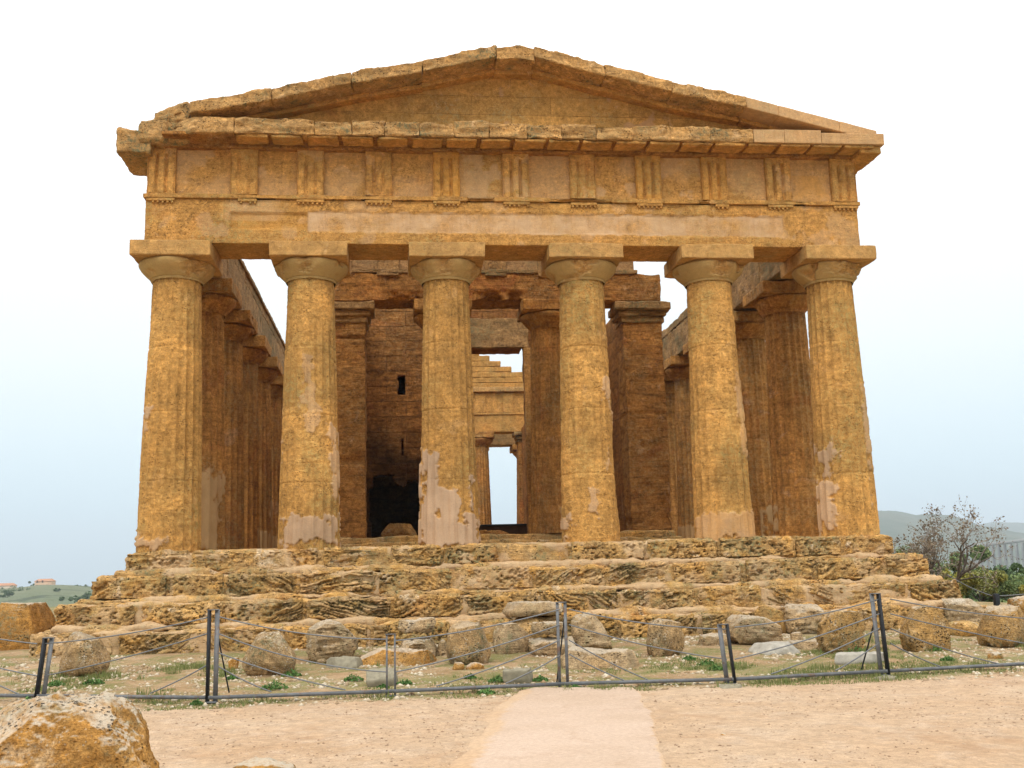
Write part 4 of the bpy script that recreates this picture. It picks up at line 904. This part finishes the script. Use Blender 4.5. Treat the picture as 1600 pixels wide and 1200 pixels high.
# ------------------------------------------------------------------ cable fence
FP = [(61, 1096, 997), (330, 1099, 953), (611, 1089, 991), (881, 1077, 941), (1143, 1070, 975), (1383, 1057, 927)]
FB = [onG(u, v) for u, v, t in FP]
dl = FB[1]-FB[0]; left = FB[0]-dl*1.05; dr = FB[5]-FB[4]; right = FB[5]+dr*1.6
fence = empty('fence', tuple(FB[2]), 'low grey steel post and cable fence across the foot of the temple', 'fence')
TOPS = []
LEAN = [.10, .0, .0, .0, -.07, -.05]
for k, (u, v, t_) in enumerate(FP):
    b0 = FB[k]; dirn = (FB[min(k+1, 5)]-FB[max(k-1, 0)]); dirn[2] = 0; dirn /= np.linalg.norm(dirn); nrm = np.array([-dirn[1], dirn[0], 0])
    top = onY(u, t_, b0[1]); hgt = top[2]-b0[2]; TOPS.append(hgt)
    lean = dirn*LEAN[k]; thin = k == 2; wb = .03 if thin else (.075 if k != 3 else .05); gap = .055
    po = Bag(); darkside = {0: -1, 1: -1, 2: 0, 3: 0, 4: 1, 5: 1}[k]
    ob = None
    for s in (-1, 1):
        a = b0+dirn*s*gap+np.array([0, 0, -.05]); c_ = a+lean+np.array([0, 0, hgt+.05])
        Vb, Qb = bar(a, c_, .014 if s != 0 and not thin else .022, wb, up=tuple(dirn)) if False else bar(a, c_, wb*.85 if s != darkside else .03, .012 if s != darkside else wb, up=tuple(nrm))
        bb = Bag(); bb.add(Vb, Qb); nb_ = bb.link('post_bar', M_DARK if s == darkside else M_GREY, None, smooth=False)
        po.V.append(np.zeros((0, 3)))
        if ob is None:
            pb = Bag(); pb.add(*bar(b0+dirn*(-gap-.02)+np.array([0, 0, .015]), b0+dirn*(gap+.02)+np.array([0, 0, .015]), wb*1.3, .02, up=(0, 0, 1)))
            pc = Bag(); pc.add(*bar(b0+lean+dirn*(-gap-.02)+np.array([0, 0, hgt]), b0+lean+dirn*(gap+.02)+np.array([0, 0, hgt]), wb, .012, up=(0, 0, 1)))
            cap_ = pc.link('cap_plate', M_GREY, None, smooth=False)
            ob = pb.link('post', M_GREY, fence, smooth=False); cap_.parent = ob
        nb_.parent = ob
ENDS = [left]+FB+[right]
def onSpan(u, v, A, Bp):
    d = ray(u, v); n_ = np.cross(Bp-A, [0, 0, 1.]); t = np.dot(A-CAM, n_)/np.dot(d, n_); return CAM+t*d
for k in range(7):   # flat bottom rail per span
    A, C_ = ENDS[k], ENDS[k+1]; za = np.array([0, 0, .075]); B = Bag(); B.add(*bar(A+za, C_+za, .05, .045)); B.link('rail', M_GREY, fence, smooth=False)
CB = [
    (0, [((-200, 955), (58, 1006), 6)]), (0, [((-200, 985), (58, 1056), 6)]), (0, [((-30, 1058), (30, 1085), 0)]),
    (1, [((69, 1006), (324, 965), 5)]), (1, [((69, 1056), (324, 990), 4)]), (1, [((235, 1083), (324, 1039), 2)]),
    (2, [((336, 962), (606, 999), 9)]), (2, [((336, 988), (606, 1050), 12)]), (2, [((336, 1018), (540, 1078), 5)]), (2, [((336, 1038), (424, 1081), 3)]),
    (3, [((618, 1001), (875, 952), 6)]), (3, [((618, 1050), (875, 976), 5)]), (3, [((682, 1072), (875, 1000), 4)]), (3, [((790, 1068), (875, 1024), 2)]),
    (4, [((889, 952), (1136, 983), 7)]), (4, [((889, 976), (1136, 1030), 6)]), (4, [((889, 1000), (1012, 1062), 3)]), (4, [((889, 1022), (975, 1063), 2)]),
    (5, [((1148, 980), (1374, 936), 6)]), (5, [((1148, 1030), (1374, 959), 5)]), (5, [((1205, 1053), (1374, 982), 4)]), (5, [((1305, 1048), (1374, 1004), 2)]),
    (6, [((1391, 936), (1760, 972), 10)]), (6, [((1391, 959), (1760, 1030), 6)]), (6, [((1391, 982), (1560, 1037), 4)]), (6, [((1391, 1005), (1468, 1041), 2)])]
for sp_, segs in CB:
    A, C_ = ENDS[sp_], ENDS[sp_+1]
    for (p0, p1, sag) in segs:
        t = np.linspace(0, 1, 14); P_ = []
        for tt in t:
            u = p0[0]+(p1[0]-p0[0])*tt; v = p0[1]+(p1[1]-p0[1])*tt+sag*4*tt*(1-tt); P_.append(onSpan(u, v, A, C_))
        V, q = tube(P_, .0095, 6); B = Bag(); B.add(V, q); B.link('cable', M_CABLE, fence)
for (k, u0, v0, u1, v1) in ((1, 339, 985, 358, 1082), (3, 884, 948, 870, 1066), (5, 1371, 955, 1346, 1046)):
    a = onY(u0, v0, FB[k][1]+.05); c_ = onY(u1, v1, FB[k][1]+.35); B = Bag(); B.add(*tube([a, c_], .011, 6)); B.link('stay_rod', M_DARK, fence)
# second fence on the terrace edge, right
f2 = empty('fence', (10.6, -.3, -2), 'dark fence post with two thin cables on the terrace edge before the green shrubs', 'fence')
pb = onY(1556, 941, 1.2); pt = onY(1556, 929, 1.2)
B = Bag(); zt2 = pt[2]+.02; B.add(*dbox((pb[0]-.06, 1.1, -2.15), (pb[0]+.06, 1.22, zt2), .2, .01)); B.link('post', M_DARK, f2)
for (a, b_) in (((1480, 898), (1550, 931)), ((1562, 931), (1680, 915))):
    P_ = [onY(a[0]+(b_[0]-a[0])*t, a[1]+(b_[1]-a[1])*t+3*4*t*(1-t), 1.2) for t in np.linspace(0, 1, 8)]
    B = Bag(); B.add(*tube(P_, .012, 5)); B.link('cable', M_CABLE, f2)

# ------------------------------------------------------------------ weeds, grass, stones
WP = [(455, 1058, 17, 'bright green weed at the foot of the rounded boulder by the second post'), (552, 1066, 15, 'low green weed left of the square concrete base'), (632, 1071, 12, 'leafy weed hugging the right side of the square concrete base'),
      (779, 1067, 15, 'leafy weed at the left side of the mossy concrete base'), (845, 1064, 12, 'small weed at the right side of the mossy concrete base'), (735, 1061, 10, 'small green tuft left of the weeds by the mossy base'),
      (1078, 1033, 12, 'small blue green weed right of the lone speckled boulder'), (1106, 1040, 16, 'green tuft below the broad pale boulder'), (1120, 1048, 13, 'low weed touching the short right post'),
      (1338, 1021, 22, 'dark leafy weed under the yellow boulder'), (1458, 1019, 18, 'dark leafy weed under the smooth orange boulder'), (1483, 1034, 12, 'small tuft right of the tall right post'),
      (306, 1102, 9, 'small tuft at the foot of the tall second post'), (42, 1098, 11, 'small tuft left of the leftmost post'), (85, 1073, 14, 'green clump between leftmost post and speckled boulder'), (145, 1071, 16, 'green clump at the foot of the leftmost speckled boulder'),
      (428, 1078, 20, 'spreading low weed behind the rail right of the second post'), (760, 1085, 13, 'low tuft under the rail left of the middle post'), (900, 1078, 8, 'tiny tuft at the foot of the middle post'), (362, 1062, 10, 'small tuft left of the rounded boulder'), (598, 1078, 9, 'tiny tuft beside the thin post')]
for i, (u, v, rpx, lab) in enumerate(WP):
    p = onG(u, v); r = rpx/FPX*15.5*.95; rg = np.random.default_rng(i+50); n = 260
    a = rg.random(n)*6.28; rr_ = r*np.sqrt(rg.random(n)); hh = rg.random(n)*r*.75*(1.1-rr_/r)
    P_ = c3(rr_*np.cos(a)*1.1, rr_*np.sin(a)*.7, hh+.01)
    V, q = leaves(P_, .022, i, .45, .8); o = link('weed', V, q, M_WEED, smooth=False); o.location = (p[0], p[1]+.05, float(ground_z(c3(p[0], p[1]+.05, 0))[0]))
    tag(o, lab, 'weed', 'weeds growing behind the fence')
n = 160000; gxp = RNG.uniform(-12, 12, n); gyp = RNG.uniform(-9.2, -2.3, n); Pg = c3(gxp, gyp, 0)
m = (fbm(Pg, .8, 4, 1501) + .5*fbm(Pg, 3, 3, 1502) - .10*np.exp((gyp+5.)*.8)) > .16; edge = (np.abs(gyp+8.75+.15*np.sin(gxp*2)) < .32) & (fbm(Pg, 2., 3, 1503) > .02)
Pg = Pg[m | edge]; Pg[:, 2] = ground_z(Pg)
k_ = len(Pg); a = RNG.random(k_)*6.28; hh = RNG.uniform(.012, .045, k_)*(1+2.2*sst(fbm(Pg, 2.4, 3, 1507), .1, .45)); wd = .007; lx = RNG.normal(0, .012, (k_, 2))
V = np.stack([Pg+c3(np.cos(a)*wd, np.sin(a)*wd, 0), Pg-c3(np.cos(a)*wd, np.sin(a)*wd, 0), Pg+np.concatenate([lx, hh[:, None]], 1)], 1).reshape(-1, 3)
o = link('grass', V, np.arange(3*k_).reshape(-1, 3), M_GRASS, smooth=False); tag(o, 'thin low grass growing on the soil behind the fence', 'grass', kind='stuff')
def pebbles(n, xr, yr, smin, smax, seed, dens):
    r = np.random.default_rng(seed); P = c3(r.uniform(*xr, n), r.uniform(*yr, n), 0); P = P[dens(P)]; P[:, 2] = ground_z(P); n = len(P)
    base = np.array([(1, 0, 0), (-1, 0, 0), (0, 1, 0), (0, -1, 0), (0, 0, 1), (0, 0, -1)], float)
    tri = np.array([(0, 2, 4), (2, 1, 4), (1, 3, 4), (3, 0, 4), (2, 0, 5), (1, 2, 5), (3, 1, 5), (0, 3, 5)])
    s = smin+(smax-smin)*r.random(n)**3.5
    sc = s[:, None, None]*r.uniform(.55, 1.2, (n, 6, 1)); a = r.random(n)*6.28
    V = base[None]*sc; V[:, :, 2] *= .6; x, y = V[:, :, 0].copy(), V[:, :, 1].copy()
    V[:, :, 0] = x*np.cos(a)[:, None]-y*np.sin(a)[:, None]; V[:, :, 1] = x*np.sin(a)[:, None]+y*np.cos(a)[:, None]
    V += P[:, None]; F = (tri[None]+np.arange(n)[:, None, None]*6).reshape(-1, 3)
    return V.reshape(-1, 3), F
t = NT('scattered_stone'); rnd = t.n('ShaderNodeNewGeometry').outputs['Random Per Island']; t.put(t.b.inputs['Base Color'], t.mix(t.mapr(rnd, .1, .95), (.28, .19, .10), (.52, .45, .34))); M_PEB = t.m
t = NT('gravel_stone'); rnd = t.n('ShaderNodeNewGeometry').outputs['Random Per Island']; t.put(t.b.inputs['Base Color'], t.mix(rnd, (.22, .14, .085), (.52, .38, .26))); M_GRV = t.m
V, F = pebbles(30000, (-12, 12), (-9.2, -2.2), .008, .07, 5, lambda P: fbm(P, 1.1, 4, 77) > .02)
tag(link('gravel', V, F, M_PEB, smooth=False), 'pale loose stones scattered over the soil behind the fence', 'stones', kind='stuff')
inpath = lambda P: (P[:, 0] > np.interp(P[:, 1], LL[:, 1], LL[:, 0])-.02) & (P[:, 0] < np.interp(P[:, 1], RR[:, 1], RR[:, 0])+.02)
V, F = pebbles(30000, (-9, 9), (-16.5, -8.6), .003, .024, 6, lambda P: (fbm(P, .9, 3, 78) > -.2) & (~inpath(P) | (fbm(P, 2, 3, 99) > -.02)))
tag(link('gravel', V, F, M_GRV, smooth=False), 'fine grit on the beaten earth in front of the fence', 'grit', kind='stuff')

# ------------------------------------------------------------------ trees and shrubs
def twig_tree(p, h, seed, label):
    r = random.Random(seed); tr = Bag(); tw = Bag(); tips = []
    def grow(P, d, L, rad, dep):
        n = 6; pts = [P.copy()]; dd = d.copy()
        for i in range(n):
            dd = dd+np.array([r.gauss(0, .13), r.gauss(0, .13), r.gauss(.02, .10)]); dd /= np.linalg.norm(dd); pts.append(pts[-1]+dd*L/n)
        rr_ = np.linspace(rad, rad*.6, n+1); V, q = tube(pts, rr_, 7 if dep < 2 else 4)
        (tr if dep < 3 else tw).add(V, q)
        if dep >= 3: tips.extend(pts[2:])
        if dep >= 6: return
        for i in range(r.choice([2, 2, 3]) if dep else 3):
            k = r.randint(3, n); ax_ = np.array([r.gauss(0, 1), r.gauss(0, 1), r.gauss(0, .7)]); nd = dd+ax_*.62; nd[2] += .08 if dep < 4 else .12; nd /= np.linalg.norm(nd)
            grow(pts[k], nd, L*r.uniform(.6, .85), rad*.55, dep+1)
    root = empty('tree', p, label, 'tree')
    for a in (.3, 2.4, 4.3): grow(np.array(p, float), np.array([math.cos(a)*.55, math.sin(a)*.4, .9]), h*.33, h*.022, 0)
    for a in (0.1, 3.1): grow(np.array(p, float), np.array([math.cos(a)*1., math.sin(a)*.3, .75]), h*.40, h*.024, 0)
    tr.link('trunk', M_BARK, root); tw.link('twigs', M_TWIG, root)
    tp = np.array(tips); g = np.random.default_rng(seed); tp = tp[g.random(len(tp)) < .35]; tp = tp+g.normal(0, .05, tp.shape)
    V, q = leaves(tp, .045, seed, .6); B = Bag(); B.add(V, q); B.link('crown', M_LEAFB, root, smooth=False)
tb = onY(1458, 905, 14); twig_tree((tb[0], 14, gz(tb[0], 14)-.2), 4.0, 12, 'thin grey tree with bare twigs and dry leaves behind the right steps')
def shrub(p, w_, h, seed, mat, label, n=5200, ls=.07, cat='shrub', name='shrub', trunk=True, group=None, lobes=16):
    r = np.random.default_rng(seed); root = empty(name, p, label, cat, group); p = np.array(p, float)
    c = r.normal(size=(lobes, 3))*np.array([.30*w_, .30*w_, .17*h])+np.array([0, 0, h*.52]); rad = r.uniform(.10, .24, lobes)*max(w_, h)*.85
    P_ = []
    for ci, ri in zip(c, rad):
        m_ = n//lobes; d = r.normal(size=(m_, 3)); d /= np.linalg.norm(d, axis=1, keepdims=True)
        P_.append(ci+d*ri*(r.random(m_)**.35)[:, None]*np.array([1, 1, .8]))
    P_ = np.concatenate(P_); keep = (fbm(P_+p, 2.2/max(w_, h)*2, 3, seed) > -.18) & (P_[:, 2] > 0); P_ = P_[keep]+p
    V, q = leaves(P_, ls, seed, .5); B = Bag(); B.add(V, q); B.link('crown', mat, root, smooth=False)
    if trunk:
        B = Bag()
        for ci in c[:7]:
            t_ = np.linspace(0, 1, 6)[:, None]; L = p+t_*ci*np.array([1, 1, .9])+np.sin(t_*5+ci[0])*.04*h; B.add(*tube(L, np.linspace(.03, .008, 6)*h*.6, 5))
        B.link('trunk', M_BARK, root)
def shr(u, vt, vb, wpx, Y, *a, **k):
    pb_ = onY(u, vb, Y); pt_ = onY(u, vt, Y); w_ = abs(onY(u+wpx, vb, Y)[0]-pb_[0]); z0 = float(gz(pb_[0], Y)); shrub((pb_[0], Y, z0), w_, pt_[2]-z0, *a, **k)
shr(1470, 848, 950, 95, 17, 41, M_MID, 'green shrub growing through the bare tree behind the steps', n=9000, ls=.06)
shr(1535, 880, 950, 110, 15, 42, M_BUSH, 'olive yellow shrub behind the dark terrace fence post', n=11000, ls=.055)
shr(1600, 868, 960, 90, 20, 43, M_PINE, 'dark green shrub at the right edge behind the olive shrub', n=9000, ls=.07)
shr(1580, 900, 960, 90, 14.5, 44, M_MID, 'low mid green shrub at the right edge in front of the dark one', n=8000, ls=.055)
shr(1420, 850, 930, 50, 16, 47, M_MID, 'narrow green shrub close beside the end of the temple platform', n=5000, ls=.055)
for i, (u, vt, wpx, Y, mt, lab) in enumerate([(1555, 864, 60, 70, M_PINE, 'round dark far tree below the viaduct on its left half'), (1590, 858, 60, 78, M_PINE, 'tallest dark far tree near the right edge below the viaduct'), (1520, 872, 60, 60, M_MID, 'lighter far tree left of the dark trees below the viaduct'), (1620, 872, 70, 52, M_MID, 'light far tree cut by the right edge')]):
    shr(u, vt, 920, wpx, Y, 60+i, mt, lab, n=6000, ls=.22, cat='tree', name='tree', group='far trees below the viaduct')

# ------------------------------------------------------------------ distant hills, viaduct, houses
def hill_mat(nm, a, b):
    t = NT(nm); P = t.n('ShaderNodeTexCoord').outputs['Object']
    c = t.mix(t.mapr(t.noise(P, .006, 8, .62), .4, .6), a, b); c = t.mix(t.mapr(t.noise(P, .03, 8, .7), .54, .60, 0, .85), c, (.045, .06, .03))
    t.put(t.b.inputs['Base Color'], c); t.put(t.b.inputs['Normal'], t.bump(t.noise(P, .02, 8, .7), 1., 6.)); return t.m
M_HILL = hill_mat('hillside', (.045, .06, .028), (.085, .09, .05)); M_HILL2 = hill_mat('green_hillside', (.085, .11, .055), (.14, .145, .08))
def hill(px, D, dn, df, zb, mat, seed, amp=6):
    px = np.array(px, float); us = np.linspace(px[0, 0], px[-1, 0], 120); vs = np.interp(us, px[:, 0], px[:, 1])
    rows = np.linspace(-1, 1, 40); V = []
    for u, v in zip(us, vs):
        d = ray(u, v); d = d/np.linalg.norm(d[:2]); zt = CAM[2]+d[2]*D; hd = d[:2]
        for s in rows:
            dist = D+(s*dn if s < 0 else s*df); w_ = math.cos(s*pi2)**1.1 if abs(s) < 1 else 0
            V.append((CAM[0]+hd[0]*dist, CAM[1]+hd[1]*dist, zb+(zt-zb)*w_))
    V = np.array(V); V[:, 2] += amp*fbm(V, .012, 5, seed)*np.tile(np.cos(rows*pi2)*(rows != 0), 120)*.6
    tag(link('hills', V, gridq(120, 40)[:, ::-1], mat), kind='structure')
hill([(-500, 935), (-120, 924), (0, 922), (35, 919), (60, 915), (100, 915), (145, 917), (320, 922), (520, 926), (700, 935)], 750, 560, 300, -36, M_HILL2, 1601, 3)
hill([(700, 925), (950, 893), (1150, 845), (1250, 815), (1340, 800), (1387, 799), (1433, 809), (1452, 806), (1488, 808), (1512, 815), (1525, 821), (1551, 826), (1600, 836), (1750, 850), (2000, 860)], 3000, 1300, 900, -40, M_HILL, 1602, 12)
hill([(900, 915), (1150, 880), (1300, 850), (1480, 826), (1532, 820), (1554, 816), (1600, 819), (1700, 812), (1900, 830), (2100, 850)], 5200, 1500, 1200, -40, M_HILL, 1603, 15)
M_VIA = plain('viaduct_concrete', (.20, .20, .19), .9, 0, .1, .1)
vi = empty('viaduct', tuple(atD(1580, 870, 1100)), 'long pale concrete road viaduct on piers far off at the right', 'viaduct')
def vpt(u): return atD(u, 852-(u-1534)*.115, 1100+(u-1534)*1.5)
a, c_ = vpt(1515), vpt(1760); B = Bag(); B.add(*bar(a, c_, 9., 2.4)); B.link('deck', M_VIA, vi, smooth=False)
for u in np.arange(1523, 1755, 9.2):
    p = vpt(u); p2 = p.copy(); p2[2] = -32; B = Bag(); B.add(*bar(p-np.array([0, 0, 1]), p2, 1.6, 3.5, up=(0, 1, 0))); B.link('pier', M_VIA, vi, smooth=False)
M_HW = plain('house_wall', (.62, .42, .28), .9, 0, .08, .4); M_HW2 = plain('house_wall_pale', (.60, .50, .38), .9, 0, .08, .4); M_RF = plain('tile_roof', (.36, .18, .10), .9, 0, .15, .8); M_WIN = plain('window_dark', (.03, .03, .035), .3)
def house(u, v, D, w_, d_, h, lab, wm, fl=2):
    p = atD(u, v, D); p[2] -= 1.5; o = empty('house', p, lab, 'house', 'houses on the left ridge')
    def bb(x0, x1, y0, y1, z0, z1): return dbox((p[0]+x0, p[1]+y0, p[2]+z0), (p[0]+x1, p[1]+y1, p[2]+z1), 3, .02)
    B = Bag(); B.add(*bb(-w_/2, w_/2, 0, d_, 0, h)); B.add(*bb(w_*.1, w_*.3, -1, 0, 0, h*.7)); B.link('wall', wm, o, smooth=False)
    V = np.array([(-w_/2-.4, -.4, h), (w_/2+.4, -.4, h), (w_/2+.4, d_+.4, h), (-w_/2-.4, d_+.4, h), (-w_/2+1, d_/2, h+1.6), (w_/2-1, d_/2, h+1.6)])+p
    B = Bag(); B.add(V, np.array([(0, 1, 5, 4), (2, 3, 4, 5)]), np.array([(1, 2, 5), (3, 0, 4)])); B.link('roof', M_RF, o, smooth=False)
    for f in range(fl):
        for k in range(int(w_//3.4)):
            x = -w_/2+1.6+k*3.3
            if w_*.06 < x+.5 and x-.5 < w_*.34: continue
            B = Bag(); B.add(*bb(x-.5, x+.5, -.06, .02, 1+f*2.8, 2.4+f*2.8)); B.link('window', M_WIN, o, smooth=False)
house(67, 916, 745, 10.5, 8, 4.6, 'salmon coloured house with red roof alone on the left ridge', M_HW)
house(5, 920, 745, 11, 8, 3.4, 'pale low house on the left ridge at the left edge of the view', M_HW2, 1)
for i, (u, v, D, w_, h) in enumerate([(52, 916, 738, 5, 5), (118, 917, 700, 4, 3), (128, 917, 700, 5, 3), (98, 918, 690, 4, 2.5), (35, 923, 640, 14, 4), (22, 925, 640, 10, 3.5), (108, 937, 420, 5, 2.6), (130, 934, 430, 7, 3.8), (12, 930, 560, 7, 3), (90, 922, 600, 5, 2.3)]):
    p = atD(u, v, D); shrub((p[0], p[1], p[2]-h*.45), w_, h, 80+i, M_PINE, ['tall dark tree beside the salmon house', 'small tree on the ridge near the platform corner', 'tree nearest the platform on the ridge line', 'small bush on the ridge right of the salmon house', 'wide dark thicket below the ridge houses', 'dark thicket below the pale low house', 'round dark bush on the left meadow', 'biggest bush on the meadow beside the platform corner', 'bush on the slope at the left edge', 'small dark bush under the salmon house'][i], n=1500, ls=.30, trunk=False, group='bushes on the left slope', lobes=8)
# flat rocks on the left terrace
boulder('rock_outcrop', (-17.5, 9., -2.2), (-12.0, 12.5, -1.93), M_BLP, 'low pale rock outcrop on the terrace edge behind the left boulder', 'rock', 1451, amp=.04, r=.4, res=.08)

# ------------------------------------------------------------------ haze
t = bpy.data.materials.new('haze_air'); t.use_nodes = True; n_ = t.node_tree; n_.nodes.clear()
o_ = n_.nodes.new('ShaderNodeOutputMaterial'); pv = n_.nodes.new('ShaderNodeVolumePrincipled'); n_.links.new(pv.outputs[0], o_.inputs['Volume'])
pv.inputs['Density'].default_value = .00024; pv.inputs['Color'].default_value = (.80, .91, 1., 1); pv.inputs['Anisotropy'].default_value = .2
V = np.array([(x, y, z) for x in (-9600, 9600) for y in (-9600, 9600) for z in (-75, 420)], float)
Q = np.array([(0, 1, 3, 2), (4, 6, 7, 5), (0, 4, 5, 1), (2, 3, 7, 6), (0, 2, 6, 4), (1, 5, 7, 3)])
tag(link('haze', V, Q, t, smooth=False), 'thin pale haze in the air over the far hills', 'haze', kind='stuff')
